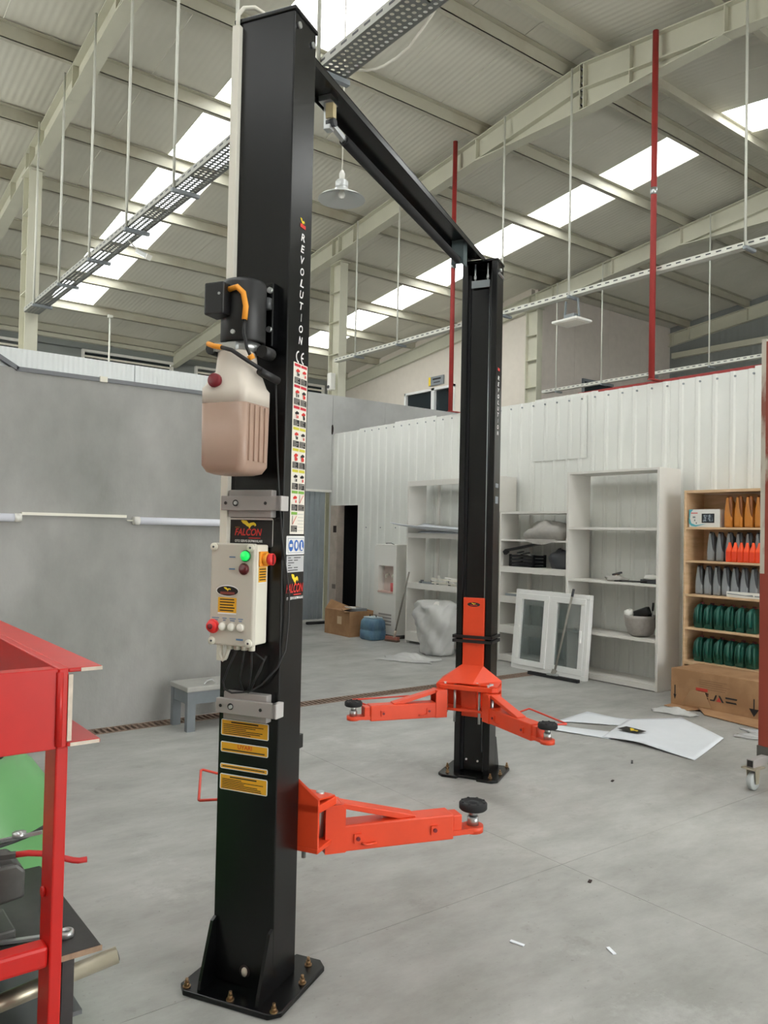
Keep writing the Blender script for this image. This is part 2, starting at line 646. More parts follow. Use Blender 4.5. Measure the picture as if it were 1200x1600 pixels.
PUR_H = 0.18
XR = [-7.70, -2.46, 2.78, 8.02, 13.26, 18.50]
YE0, YE1 = -6.6, 19.5

# ---- floor: poured panels with open joints, a drain channel along y = 6.4
floor = struct('floor', 'grey power-floated concrete floor')
MB().box(-12, 19, -9, 21, -0.3, -0.06, M_JOINT).build('sub_floor', floor)
xs = [-12, -6.0, -1.3, 3.2, 7.7, 12.2, 19]
ys = [-9, -5.5, -1.4, 2.65, 6.40, 6.58, 10.7, 14.7, 21]
for i in range(len(xs) - 1):
    for j in range(len(ys) - 1):
        x0, x1 = xs[i], xs[i + 1]
        if ys[j] == 6.40:
            if x1 <= 0.7 or x0 >= 7.25:
                pass
            else:
                continue
        g = 0.0012
        MB().box(x0 + g, x1 - g, ys[j] + g, ys[j + 1] - g, -0.06, 0, M_FLOOR).build('floor_panel', floor)
MB().box(-1.3, 0.6, 6.403, 6.577, -0.06, 0, M_FLOOR).build('floor_panel', floor)
MB().box(7.3, 7.7, 6.403, 6.577, -0.06, 0, M_FLOOR).build('floor_panel', floor)
g = thing('drain_grate', 'long rusty slotted drain grate set into the concrete floor', 'drain grate', (0, 0, 0))
m = MB()
m.box(0.6, 7.3, 6.40, 6.415, -0.055, 0.004, M_GRATE).box(0.6, 7.3, 6.565, 6.58, -0.055, 0.004, M_GRATE)
m.build('grate_frame', g)
m = MB()
x = 0.62
while x < 7.29:
    m.box(x, x + 0.02, 6.415, 6.565, -0.02, 0.003, M_GRATE)
    x += 0.05
tag(m.build('grate_bars', g), kind='stuff')
MB().box(0.6, 7.3, 6.415, 6.565, -0.058, -0.05, M_PIT).build('channel', g)

# ---- roof: rafters, purlins, sheets, skylights
ceil = struct('ceiling', 'pitched sheet metal roof on cream steel rafters')
PY = [6.75, 8.30, 9.87, 11.44, 13.0, 14.57, 16.14, 17.7, 19.25]
PY = PY + [2 * 6.46 - y for y in PY]


def rafter_prof(y0, y1, w, zt, zb, m, mb, x):
    """a slab following the pitch between y0 and y1; zt, zb relative to the rafter top"""
    ysx = [y0] + ([6.46] if y0 < 6.46 < y1 else []) + [y1]
    for a, b in zip(ysx[:-1], ysx[1:]):
        za, zb_ = slope_z(a), slope_z(b)
        vs_ = []
        for yy, zz in ((a, za), (b, zb_)):
            vs_ += [(x - w / 2, yy, zz + zb), (x + w / 2, yy, zz + zb), (x + w / 2, yy, zz + zt), (x - w / 2, yy, zz + zt)]
        mb.add(vs_, [(0, 1, 2, 3), (7, 6, 5, 4), (0, 4, 5, 1), (1, 5, 6, 2), (2, 6, 7, 3), (3, 7, 4, 0)], m)


for x in XR:
    m = MB()
    rafter_prof(YE0, YE1, 0.17, 0, -0.014, M_STEEL, m, x)
    rafter_prof(YE0, YE1, 0.17, -0.316, -0.33, M_STEEL, m, x)
    rafter_prof(YE0, YE1, 0.012, -0.014, -0.316, M_STEEL, m, x)
    raf = m.build('rafter', ceil)
    # apex haunch
    m = MB()
    ap = slope_z(6.46)
    e0, e1 = 6.46 - 1.9, 6.46 + 1.9
    zl = slope_z(e0) - 0.33
    zm = ap - 0.60
    m.prism([(x - 0.006, e0, zl), (x - 0.006, 6.46, zm), (x - 0.006, e1, zl), (x - 0.006, 6.46, ap - 0.33)], (0.012, 0, 0), M_STEEL)
    for (ya, za, yb, zb) in ((e0, zl, 6.46, zm), (6.46, zm, e1, zl)):
        m.bar((x, ya, za), (x, yb, zb), 0.17, 0.014, M_STEEL)
    m.build('haunch', raf)
    # eave haunch over the columns at y = 12
    for yy in (5.75, 6.43, 6.49, 4.55, 8.37, 9.9, 11.9, 12.1, 11.44, 13.0):
        m = MB()
        zt = slope_z(yy) - 0.014
        zb = zt - 0.302 - (0.27 * (1 - abs(yy - 6.46) / 1.9) if abs(yy - 6.46) < 1.9 else 0)
        m.box(x - 0.08, x - 0.006, yy - 0.006, yy + 0.006, zb, zt, M_STEEL)
        m.box(x + 0.006, x + 0.08, yy - 0.006, yy + 0.006, zb, zt, M_STEEL)
        m.build('stiffener', raf)
    m = MB()
    for k in range(6):
        for s in (-1, 1):
            z = ap - 0.07 - k * 0.09
            m.cyl((x - 0.05, 6.46 - 0.03, z), (x - 0.05, 6.46 + 0.03, z), 0.016, M_ZINC, 6)
    m.build('splice_bolts', raf)
for y in PY:
    zt = slope_z(y)
    m = MB()
    s = 1 if y > 6.46 else -1
    m.box(XR[0], XR[-1], y - 0.005, y + 0.005, zt, zt + PUR_H, M_PURLIN)
    m.box(XR[0], XR[-1], y - 0.005, y + 0.07 * s, zt, zt + 0.008, M_PURLIN)
    m.box(XR[0], XR[-1], y - 0.07 * s, y + 0.005, zt + PUR_H - 0.012, zt + PUR_H - 0.004, M_PURLIN)
    m.build('purlin', ceil)

rafter_lo = PUR_H + 0.002
W6 = 5.24 / 6


def sheet(x0, x1, y0, y1, m_, name, t=0.05):
    vs_ = []
    for yy in (y0, y1):
        z = slope_z(yy) + rafter_lo
        vs_ += [(x0, yy, z), (x1, yy, z), (x1, yy, z + t), (x0, yy, z + t)]
    mb = MB().add(vs_, [(0, 1, 2, 3), (7, 6, 5, 4), (0, 4, 5, 1), (1, 5, 6, 2), (2, 6, 7, 3), (3, 7, 4, 0)], m_)
    return mb.build(name, ceil)


sky_idx = {0: 2, 1: 2, 2: 2, 3: 3}
for b in range(5):
    for k in range(6):
        x0, x1 = XR[b] + k * W6 + 0.004 - (0.12 if b + k == 0 else 0), XR[b] + (k + 1) * W6 - 0.004 + (0.15 if (b, k) == (4, 5) else 0)
        for (ya, yb) in ((6.46, YE1 + 0.3), (YE0 - 0.3, 6.46)):
            if sky_idx.get(b) == k:
                if ya == 6.46:
                    cuts = [(6.80, 17.7)]
                    sheet(x0, x1, 6.46, 6.80, M_ROOF, 'roof_sheet')
                    sheet(x0, x1, 17.7, yb, M_ROOF, 'roof_sheet')
                    yc = [6.80] + [p for p in sorted(PY) if 6.9 < p < 17.6] + [17.7]
                else:
                    sheet(x0, x1, 6.12, 6.46, M_ROOF, 'roof_sheet')
                    sheet(x0, x1, ya, -4.8, M_ROOF, 'roof_sheet')
                    yc = [-4.8] + [p for p in sorted(PY) if -4.7 < p < 6.0] + [6.12]
                for q0, q1 in zip(yc[:-1], yc[1:]):
                    sheet(x0 + 0.01, x1 - 0.01, q0, q1, M_SKY, 'skylight_panel', 0.004)
            else:
                sheet(x0, x1, ya, yb, M_ROOF, 'roof_sheet')
m = MB()
m.prism([(XR[0], 6.16, 0.08 + slope_z(6.16) + rafter_lo), (XR[0], 6.46, 0.08 + slope_z(6.46) + rafter_lo), (XR[0], 6.76, 0.08 + slope_z(6.76) + rafter_lo), (XR[0], 6.46, 0.1 + slope_z(6.46) + rafter_lo)], (XR[-1] - XR[0], 0, 0), M_ROOF)
m.build('ridge_cap', ceil)

# ---- columns under the rafters
def column(x, y, label, z1=None):
    c = struct('column', label, (x, y, 0), 'column')
    zt = (slope_z(y) - 0.33) if z1 is None else z1
    m = MB()
    m.box(-0.085, 0.085, -0.17, -0.156, 0, zt, M_STEEL).box(-0.085, 0.085, 0.156, 0.17, 0, zt, M_STEEL).box(-0.005, 0.005, -0.156, 0.156, 0, zt, M_STEEL)
    m.build('i_section', c)
    for z in (4.0, 4.9, 5.5, 6.05):
        mm = MB()
        mm.box(-0.085, -0.005, -0.156, 0.156, z, z + 0.012, M_STEEL).box(0.005, 0.085, -0.156, 0.156, z, z + 0.012, M_STEEL)
        mm.build('stiffener', c)
    MB().box(-0.11, 0.11, -0.21, 0.21, zt - 0.02, zt, M_STEEL).build('cap_plate', c)
    return c


column(2.78, 12.0, 'cream steel column rising above the grey plastered wall')
column(8.20, 12.24, 'cream steel column above the corner of the white sheet wall')
column(13.26, 12.0, 'cream steel column at the corner of the upstairs office')

# ---- grey plastered partition with a white ribbed strip on top
gw = struct('wall_left', 'grey cement plastered partition wall')
MB().box(-6.0, 3.62, 6.62, 6.80, 0, 2.86, M_PLASTER).build('plaster', gw)
x = -6.0
while x < 3.6:
    x1 = min(x + 1.2, 3.62)
    MB().box(x + 0.003, x1 - 0.003, 6.66, 6.70, 2.86, 3.02, M_POLY).build('ribbed_strip', gw)
    x = x1
m = MB().box(1.46, 3.62, 6.605, 6.655, 2.835, 2.868, M_DARKTRIM)
m.bar((1.47, 6.63, 2.852), (1.28, 6.63, 2.96), 0.05, 0.033, M_DARKTRIM)
m.build('edge_trim', gw)
MB().box(2.09, 2.15, 6.585, 6.606, 2.83, 2.875, M_IVORY).build('clip', gw)
MB().box(3.44, 3.62, 6.80, 11.9, 0, 3.02, M_PLASTER).build('return_wall', gw)

# ---- wall at y = 12: grey panel above, galvanised sheeting below
bw = struct('wall_back', 'grey panelled rear wall above the workshop opening')
xb = 3.7
for k in range(8):
    x1 = xb + 1.19
    lo = 2.38 if xb < 7.9 else 0
    x1 = min(x1, 7.97) if xb < 7.9 else x1
    MB().box(xb + 0.003, x1 - 0.003, 12.0, 12.05, lo, 4.1, M_BACKPANEL).build('panel', bw)
    xb = x1
MB().box(3.7, 7.97, 11.98, 12.07, 2.34, 2.38, M_WHITE).build('lintel', bw)


def corrugated(mb, u0, u1, z0, z1, pitch, rib, top, depth, place, m_, thick=0.006, start=0.0):
    """trapezoid profile along u; place(u, d, z) returns the point, d > 0 towards the viewer"""
    prof = [(u0, 0)]
    u = u0 + start
    while u + rib < u1:
        if u > u0 + 0.002:
            prof.append((u, 0))
        prof += [(u + (rib - top) / 2, depth), (u + (rib + top) / 2, depth), (u + rib, 0)]
        u += pitch
    prof.append((u1, 0))
    n = len(prof)
    vs_ = []
    for (d0) in (0, -thick):
        for z in (z0, z1):
            vs_ += [place(a, d + d0, z) for a, d in prof]
    fs = []
    for i in range(n - 1):
        fs.append((i, i + 1, n + i + 1, n + i))
        fs.append((2 * n + i, 3 * n + i, 3 * n + i + 1, 2 * n + i + 1))
        fs.append((i, 2 * n + i, 2 * n + i + 1, i + 1))
        fs.append((n + i, n + i + 1, 3 * n + i + 1, 3 * n + i))
    fs.append((0, n, 3 * n, 2 * n))
    fs.append((n - 1, 3 * n - 1, 4 * n - 1, 2 * n - 1))
    return mb.add(vs_, fs, m_)


for k in range(5):
    u0 = 3.72 + k * 0.86
    m = MB()
    corrugated(m, u0, min(u0 + 0.85, 7.92), 0.06, 2.34, 0.105, 0.055, 0.03, 0.03, lambda u, d, z: (u, 12.12 - d, z), M_GREYSHEET)
    m.build('galvanised_sheet', bw)

# ---- white corrugated wall at x = 8 with a dark doorway in the corner
rw = struct('wall_right', 'white corrugated sheet metal wall')
ZT = 3.42


def wsheet(y0, y1, z0, z1, dx=0.0, start=0.03):
    m = MB()
    corrugated(m, y0, y1, z0, z1, 0.2, 0.07, 0.03, 0.013, lambda u, d, z: (8.0 - d + dx, u, z), M_WHITEWALL, start=start)
    return m.build('wall_sheet', rw)


wsheet(11.2, 11.995, 2.10, ZT - 0.02, 0.0)
y = 11.2
k = 0
while y > 0.1:
    wsheet(y - 1.0 - 0.02, y, 0.02, ZT + (0.02 if k % 3 == 1 else 0.0), -0.008 * (k % 2))
    y -= 1.0
    k += 1
# a repair sheet, slightly darker, and screws
m = MB()
corrugated(m, 6.33, 7.23, 2.62, 3.40, 0.2, 0.07, 0.03, 0.009, lambda u, d, z: (7.985 - d, u, z), mat('white_sheet_patch', (217, 218, 213), 0.5), start=0.03)
m.build('patch_sheet', rw)
m = MB()
yy = 4.0
while yy < 11.0:
    m.cyl((7.975, yy, 3.36), (7.962, yy, 3.36), 0.012, M_GREYSIGN, 6)
    yy += 0.2
for yy in (9.3, 9.7, 10.1, 10.5, 10.9):
    m.cyl((7.975, yy, 1.72), (7.962, yy, 1.72), 0.012, M_GREYSIGN, 6)
m.build('screws', rw)
MB().box(8.02, 8.08, 2.0, 6.5, ZT - 0.03, ZT + 0.035, M_REDPIPE).build('top_rail', rw)
jb = MB().box(7.97, 8.12, 11.78, 11.995, 0, 2.10, M_JAMB).box(7.967, 7.97, 11.80, 11.9, 1.62, 1.74, M_SOOT).box(7.967, 7.97, 11.79, 11.9, 0.62, 0.7, mat('jamb_smudge', (120, 110, 104), 0.9))
jb.build('door_jamb', rw)
MB().lathe([(0.0, 0.0), (0.045, 0.002), (0.05, 0.006), (0.0, 0.008)], M_SOOT, 9, (7.95, 11.98, 3.47), 'X', sx=0.8, sy=1.9).build('burn_mark', rw)
m = MB()  # added enclosure: keeps roof light out, near-black surfaces darken the doorway
m.box(8.12, 10.4, 11.88, 11.94, 0, 2.7, M_BLACKOUT).box(8.12, 10.4, 10.5, 10.56, 0, 2.7, M_BLACKOUT).box(10.4, 10.46, 10.5, 11.94, 0, 2.7, M_BLACKOUT).box(8.03, 10.46, 10.5, 11.94, 2.7, 2.76, M_BLACKOUT)
m.box(8.03, 8.12, 11.90, 11.96, 0, 2.7, M_BLACKOUT).box(8.03, 8.12, 10.5, 11.22, 0, 2.7, M_BLACKOUT)
m.box(8.13, 10.4, 10.56, 11.88, 0.001, 0.004, M_BLACKOUT)
tag(m.build('wall_doorway_blackout'), 'added near-black enclosure darkening the doorway', kind='structure')

# ---- upstairs office and far walls
of = struct('wall_office', 'cream wall of the upstairs office')
MB().box(13.27, 13.40, 12.1, 14.55, 0, 7.3, M_CREAMWALL).box(13.27, 13.40, 14.55, 16.5, 0, 4.4, M_CREAMWALL).box(13.27, 13.40, 14.55, 16.5, 5.33, 7.1, M_CREAMWALL).box(13.27, 13.40, 16.5, 19.75, 0, 6.6, M_CREAMWALL).build('plaster', of)
for k in range(4):
    MB().box(13.40 + k * 1.28 + 0.003, 13.40 + (k + 1) * 1.28 - 0.003, 12.02, 12.1, 0, 7.13, M_OFFGREY).build('wall_panel', of)
w1 = struct('window_1', 'dark glazed office window in a white frame')
m = MB()
for (y0, y1) in ((14.55, 15.35), (15.35, 16.5)):
    m.box(13.22, 13.30, y0, y0 + 0.06, 4.4, 5.33, M_PVC).box(13.22, 13.30, y1 - 0.06, y1, 4.4, 5.33, M_PVC).box(13.22, 13.30, y0, y1, 5.27, 5.33, M_PVC).box(13.22, 13.30, y0, y1, 4.4, 4.46, M_PVC)
m.build('window_frame', w1)
MB().box(13.30, 13.31, 14.6, 15.3, 4.45, 5.28, M_DARKGLASS).build('pane', w1)
MB().box(13.30, 13.31, 15.4, 16.45, 4.45, 5.28, M_DARKGLASS).build('pane', w1)
w2 = struct('window_2', 'small dark office window above the white wall')
m = MB().box(14.95, 16.1, 11.97, 12.02, 5.28, 5.34, M_GREYSIGN).box(14.95, 15.0, 11.97, 12.02, 4.6, 5.3, M_GREYSIGN)
m.build('window_frame', w2)
MB().box(15.0, 16.1, 12.0, 12.015, 4.6, 5.28, M_DARKGLASS).build('pane', w2)
m = MB().box(13.225, 13.265, 14.96, 15.52, 5.40, 5.62, M_GREYSIGN).box(13.222, 13.226, 15.44, 15.52, 5.40, 5.62, M_LOGOY).box(13.222, 13.226, 15.05, 15.36, 5.53, 5.57, M_INK).box(13.222, 13.226, 15.08, 15.32, 5.45, 5.48, M_DKGREY)
tag(m.build('wall_sign'), 'small grey sign with a yellow edge above the office window', 'sign')
fw_ = struct('wall_far', 'grey metal siding of the far gable')
for k in range(14):
    y0 = YE0 + k * 1.43
    ya, yb = y0 - 0.001, y0 + 1.429
    MB().prism([(18.52, ya, 0), (18.52, yb, 0), (18.52, yb, slope_z(yb) + 0.178)] + ([(18.52, 6.46, slope_z(6.46) + 0.178)] if ya < 6.46 < yb else []) + [(18.52, ya, slope_z(ya) + 0.178)], (0.06, 0, 0), M_SIDING).build('siding_panel', fw_)
m = MB()
for z in (4.2, 6.3):
    m.box(18.40, 18.52, YE0, 11.9, z, z + 0.14, M_STEEL)
m.build('girt', fw_)
ew = struct('wall_eave', 'low grey wall under the far eave')
ex = [-7.7, 0.6, 3.2, 5.70, 8.0, 10.6, 13.2]
MB().box(-7.7, 13.4, 19.5, 19.62, 0, 5.30, M_SIDING).build('lower_wall', ew)
MB().box(-7.7, 13.4, 19.5, 19.62, 5.86, 6.25, M_SIDING).build('upper_wall', ew)
m = MB()
m.box(-7.7, 13.2, 19.36, 19.5, 6.02, 6.14, M_STEEL)
m.build('eave_beam', ew)
for k in range(3, 6):
    wn = struct('window_%d' % k, 'louvred eave window seen %s' % ('over the plastered wall', 'behind the oil tank', 'beyond the cream column')[k - 3])
    a, b_ = (5.72, 8.0) if k == 3 else ((8.6, 12.6) if k == 4 else (1.2, 4.4))
    m = MB().box(a, b_, 19.42, 19.5, 5.80, 5.86, M_WHITE).box(a, b_, 19.42, 19.5, 5.30, 5.36, M_WHITE).box(a, a + 0.06, 19.42, 19.5, 5.36, 5.80, M_WHITE).box(b_ - 0.06, b_, 19.42, 19.5, 5.36, 5.80, M_WHITE)
    m.build('window_frame', wn)
    for z in (5.40, 5.55, 5.68):
        MB().box(a + 0.06, b_ - 0.06, 19.44, 19.48, z, z + 0.045, M_IVORY).build('louvre', wn)
    MB().box(a + 0.06, b_ - 0.06, 19.505, 19.53, 5.30, 5.90, M_DARKGLASS).build('pane', wn)
for (a, b_) in ((-7.7, 1.2), (4.4, 5.72), (8.0, 8.6), (12.6, 13.4)):
    MB().box(a, b_, 19.5, 19.62, 5.28, 5.88, M_SIDING).build('pier', ew)

# ---- the hall behind the photographer: gable, and a side wall with an open roller door
gb = struct('wall_rear', 'grey metal siding of the near gable')
for k in range(18):
    y0 = YE0 + k * 1.45
    lo = 5.2 if 7.4 < y0 + 0.7 < 15.5 else 0  # opening added here so daylight brightens the roof beyond the partition
    MB().box(-7.78, -7.72, y0 + 0.003, y0 + 1.447, lo, slope_z(y0 + 0.7) + 0.2, M_SIDINGW).build('siding_panel', gb)
sw_ = struct('wall_side', 'grey side wall with an open roller door')
for k in range(20):
    x0 = -7.7 + k * 1.31
    lo = 4.4 if 3.4 < x0 + 0.65 < 9.4 else 0
    MB().box(x0 + 0.003, x0 + 1.307, YE0 - 0.08, YE0 - 0.02, lo, slope_z(YE0) + 0.25, M_SIDINGW).build('siding_panel', sw_)

# ---- red steel props between the roof and the white wall
for (x, y, lab) in ((7.90, 8.76, 'red painted steel pipe post rising beside the far lift column'), (7.90, 5.36, 'red painted steel pipe post rising above the tall white bookcase')):
    p = thing('pipe_post', lab, 'post', (x, y, 3.455), group='red pipe posts on the white wall')
    MB().tube([(0, 0, 0.0), (0, 0, 4.03)], 0.034, M_REDPIPE, 12).build('pipe', p)
    MB().cyl((0, 0, 2.12), (0, 0, 2.20), 0.038, M_ZINC, 12).build('coupling', p)
    MB().box(-0.036, 0.17, -0.03, 0.03, -0.01, 0.0, M_REDPIPE).build('foot_plate', p)


# ---- cable trays hung on rods
def tray(x, z, y0, y1, rod_y, label, mt, w=0.2, rail=None):
    t = thing('cable_tray', label, 'cable tray', (x, y0, 0), group='cable trays hung under the rafters')
    L_ = y1 - y0
    MB().box(-w / 2, w / 2, 0, L_, z, z + 0.004, mt).build('tray_bed', t)
    for s in (-1, 1):
        MB().box(s * w / 2 - 0.003, s * w / 2 + 0.003, 0, L_, z, z + 0.06, rail or M_TRAYW).build('side_rail', t)
    m = MB()
    yy = 0.05
    while yy < L_ - 0.1:
        for s in (-1, 1):
            m.box(s * w / 2 + s * 0.003, s * w / 2 + s * 0.0045, yy, yy + 0.06, z + 0.028, z + 0.042, M_DKGREY)
        yy += 0.12
    tag(m.build('slot_row', t), kind='stuff')
    for yy in rod_y:
        zt = slope_z(yy) - 0.02
        MB().cyl((-0.115, yy - y0, z - 0.03), (-0.115, yy - y0, zt), 0.014, M_TRAYW, 8).build('hanger_rod', t)
        MB().box(-0.13, w / 2 + 0.02, yy - y0 - 0.02, yy - y0 + 0.02, z - 0.045, z - 0.012, M_GREYSIGN).build('cross_bracket', t)
    return t


RODS = [11.25, 10.08, 8.91, 7.75, 6.58, 5.43, 4.27, 3.1, 1.9]
tray(2.78, 4.60, 0.8, 11.83, RODS, 'perforated cable tray hanging nearest the lift, under the skylight', M_TRAYD, rail=mat('tray_rail_backlit', (160, 160, 152), 0.5, 0.1))  # rails coloured darker to imitate their backlit look
tray(8.02, 4.70, 0.8, 12.0, [11.25, 10.08, 7.75, 6.58, 4.27, 3.1], 'slotted white cable tray hanging above the white corrugated wall', M_TRAYW, 0.10)
tray(13.26, 4.74, 0.8, 11.7, RODS, 'distant cable tray hanging below the office level', M_TRAYW, 0.10)

t = thing('drop_conduit', 'thin white conduit dropping from the roof behind the plastered wall', 'conduit', (5.76, 17.6, 0))
MB().cyl((0, 0, 0.0), (0, 0, slope_z(17.6)), 0.022, M_TRAYW, 8).build('pipe', t)
MB().box(-0.05, 0.05, -0.04, 0.04, slope_z(17.6) - 0.06, slope_z(17.6), M_TRAYW).build('ceiling_clamp', t)

# ---- wall lights and conduit on the plastered wall
tag(MB().box(1.525, 2.345, 6.596, 6.62, 1.722, 1.745, M_TRUNK).build('cable_conduit'), 'thin white conduit running along the grey plastered wall', 'conduit')
for (x0, x1, lab) in ((0.35, 1.52, 'white tube light on the grey wall at the picture edge'), (2.40, 3.58, 'white tube light on the grey wall next to the near lift column')):
    t = thing('tube_light', lab, 'light', (x0, 6.62, 1.70), group='tube lights on the plastered wall')
    MB().tube([(0.04, -0.03, 0), (x1 - x0 - 0.04, -0.03, 0)], 0.032, M_TUBE, 14).build('diffuser', t)
    MB().box(0.02, x1 - x0 - 0.02, -0.012, 0, -0.03, 0.03, M_WHITE).build('backplate', t)
    for a in (0.0, x1 - x0 - 0.05):
        MB().tube([(a, -0.03, 0), (a + 0.05, -0.03, 0)], 0.035, M_WHITE, 14).build('end_cap', t)
    MB().cyl((-0.05, -0.02, 0.0), (0.0, -0.02, 0.0), 0.006, M_TRUNK, 6).build('cable_gland', t)


# ================================================================== THE TWO-POST LIFT
# local frame: x along the beam (near post at -x), y across; centre of the lift at the Empty
TLa = R(29.55)
LX, LY = 3.965, 1.566
lw = Vector((LX * math.cos(TLa) - LY * math.sin(TLa), LX * math.sin(TLa) + LY * math.cos(TLa), 0))
lift = thing('car_lift', 'black two-post car lift with orange arms standing on the concrete floor', 'car lift', lw, TLa)
XO, XI, HY, HP = 1.491, 1.328, 0.125, 3.535


def post(s):
    """s = -1 near post, +1 far post; inner side faces the other post"""
    t = 0.010
    o, i = s * XO, s * XI
    lip = 0.042
    sec = [(o, -HY), (o, HY), (i, HY), (i, HY - lip), (i + s * t, HY - lip), (i + s * t, HY - t), (o - s * t, HY - t), (o - s * t, -HY + t), (i + s * t, -HY + t), (i + s * t, -HY + lip), (i, -HY + lip), (i, -HY)]
    p = MB().prism([(x, y, 0.02) for x, y in sec], (0, 0, HP - 0.02), M_BLACK).build('post', lift, bevel=0.004, seg=2)
    # inner cover strip, guide rails
    MB().box(i + s * 0.035, i + s * 0.045, -0.07, 0.07, 0.03, 3.40, M_BLACK).build('cover_strip', p)
    for sy in (-1, 1):
        MB().box(i + s * 0.02, i + s * 0.06, sy * 0.078 - 0.008, sy * 0.078 + 0.008, 0.03, 3.45, M_BLACKP).build('guide_rail', p)
    # cap
    MB().box(o + s * 0.006, i - s * 0.004, -HY - 0.006, HY + 0.006, HP - 0.004, HP + 0.012, M_BLACK).build('cap', p, bevel=0.003)
    # base plate with cut corners
    x0, x1, hy, c = s * 1.60, s * 1.215, 0.208, 0.035
    bp = [(x0 - s * c, -hy), (x0, -hy + c), (x0, hy - c), (x0 - s * c, hy), (x1 + s * c, hy), (x1, hy - c), (x1, 0.07), (x1 + s * 0.03, 0.06), (x1 + s * 0.03, -0.06), (x1, -0.07), (x1, -hy + c), (x1 + s * c, -hy)]
    MB().prism([(x, y, 0.0) for x, y in bp], (0, 0, 0.02), M_BLACK).build('base_plate', p, bevel=0.004)
    # gussets
    for sy in (-1, 1):
        y0 = sy * (HY - 0.006)
        MB().prism([(o, y0 - 0.006, 0.02), (s * 1.582, y0 - 0.006, 0.02), (s * 1.576, y0 - 0.006, 0.05), (s * 1.512, y0 - 0.006, 0.235), (o, y0 - 0.006, 0.245)], (0, 0.012, 0), M_BLACK).build('gusset', p)
    # anchors
    for (ax, ay) in ((1.578, 0.172), (1.58, -0.012), (1.578, -0.185), (1.385, -0.188), (1.385, 0.188), (1.27, 0.15), (1.27, -0.15)):
        m = MB()
        m.cyl((s * ax, ay, 0.02), (s * ax, ay, 0.025), 0.014, M_GOLD, 12)
        m.cyl((s * ax, ay, 0.025), (s * ax, ay, 0.037), 0.010, M_GOLD, 6)
        m.cyl((s * ax, ay, 0.037), (s * ax, ay, 0.050), 0.006, M_GOLD, 8)
        m.build('anchor_bolt', p)
    return p


near, far = post(-1), post(1)
# cap screws on the near post side, cover screws on the far post
for (x, z) in ((-1.462, 3.49), (-1.358, 3.475)):
    MB().cyl((x, -HY, z), (x, -HY - 0.008, z), 0.012, M_ZINC, 8).build('bolt', near)
for (y, z) in ((0.045, 0.10), (-0.035, 0.095)):
    MB().cyl((XI + 0.035, y, z), (XI + 0.029, y, z), 0.007, M_PRINTW, 8).build('screw', far)
MB().tube([(XI + 0.034, -0.063, 0.16), (XI + 0.03, -0.064, 0.7), (XI + 0.03, -0.066, 1.6), (XI + 0.034, -0.064, 3.36)], 0.004, M_ZINC, 6).build('release_cable', far)
MB().box(XO - 0.02, XI + 0.02, -HY - 0.012, -HY, 3.44, 3.452, M_ZINC).cyl((XI + 0.04, -HY, 3.47), (XI + 0.04, -HY - 0.02, 3.47), 0.012, M_ZINC, 8).build('top_clip', far)
m = MB().lathe([(0.0, 0), (0.022, 0.0), (0.022, 0.003), (0.0, 0.003)], M_SOOT, 14, (-1.494, -0.012, 0.075), 'X')
m.lathe([(0.0, 0), (0.012, 0.0), (0.011, 0.004), (0.0, 0.004)], M_BARE, 10, (-1.498, -0.014, 0.075), 'X', sy=1.4)
m.build('drain_hole', near)

# overhead beam: inverted shallow channel
b0, b1 = -XI - 0.01, XI + 0.01
m = MB()
m.box(b0, b1, -0.036, 0.094, 3.552, 3.558, M_BLACK)
m.box(b0, b1, -0.036, -0.030, 3.520, 3.552, M_BLACK)
m.box(b0, b1, 0.088, 0.094, 3.520, 3.552, M_BLACK)
beam = m.build('overhead_beam', lift, bevel=0.002)
# padded limit bar under the beam
MB().tube([(-0.755, 0.034, 3.422), (0.93, 0.034, 3.422)], 0.023, M_RUBBER, 16).build('padded_bar', lift)
sw = MB().box(-0.905, -0.865, 0.028, 0.062, 3.405, 3.525, M_ZINC).build('limit_switch', lift, bevel=0.003)
MB().box(-0.912, -0.88, 0.012, 0.048, 3.45, 3.515, mat('switch_tan', (196, 180, 140), 0.5)).build('switch_body', sw)
MB().box(-0.92, -0.85, 0.02, 0.08, 3.525, 3.55, M_ZINC).build('switch_clip', sw)
MB().cyl((-0.89, 0.01, 3.435), (-0.89, 0.05, 3.435), 0.018, M_DKGREY, 12).bar((-0.89, 0.03, 3.43), (-0.755, 0.034, 3.422), 0.022, 0.022, M_ZINC).build('switch_lever', sw)
m = MB().box(0.93, 0.936, -0.005, 0.075, 3.395, 3.55, mat('bracket_zinc_dark', (84, 96, 98), 0.5, 0.3)).box(0.936, 1.01, -0.005, 0.001, 3.395, 3.55, MATS['bracket_zinc_dark']).box(0.936, 1.01, 0.069, 0.075, 3.395, 3.55, MATS['bracket_zinc_dark'])
m.build('bar_bracket', lift)
# cable yoke hanging in the far post
MB().box(XI + 0.005, XI + 0.015, -0.07, 0.06, 3.355, 3.405, M_GREYSIGN).build('yoke_plate', far)
for y in (-0.055, 0.035):
    MB().cyl((XI + 0.01, y, 3.40), (XI + 0.01, y, 3.52), 0.005, M_ZINC, 8).cyl((XI + 0.01, y, 3.415), (XI + 0.01, y, 3.44), 0.009, M_ZINC, 6).build('yoke_rod', far)


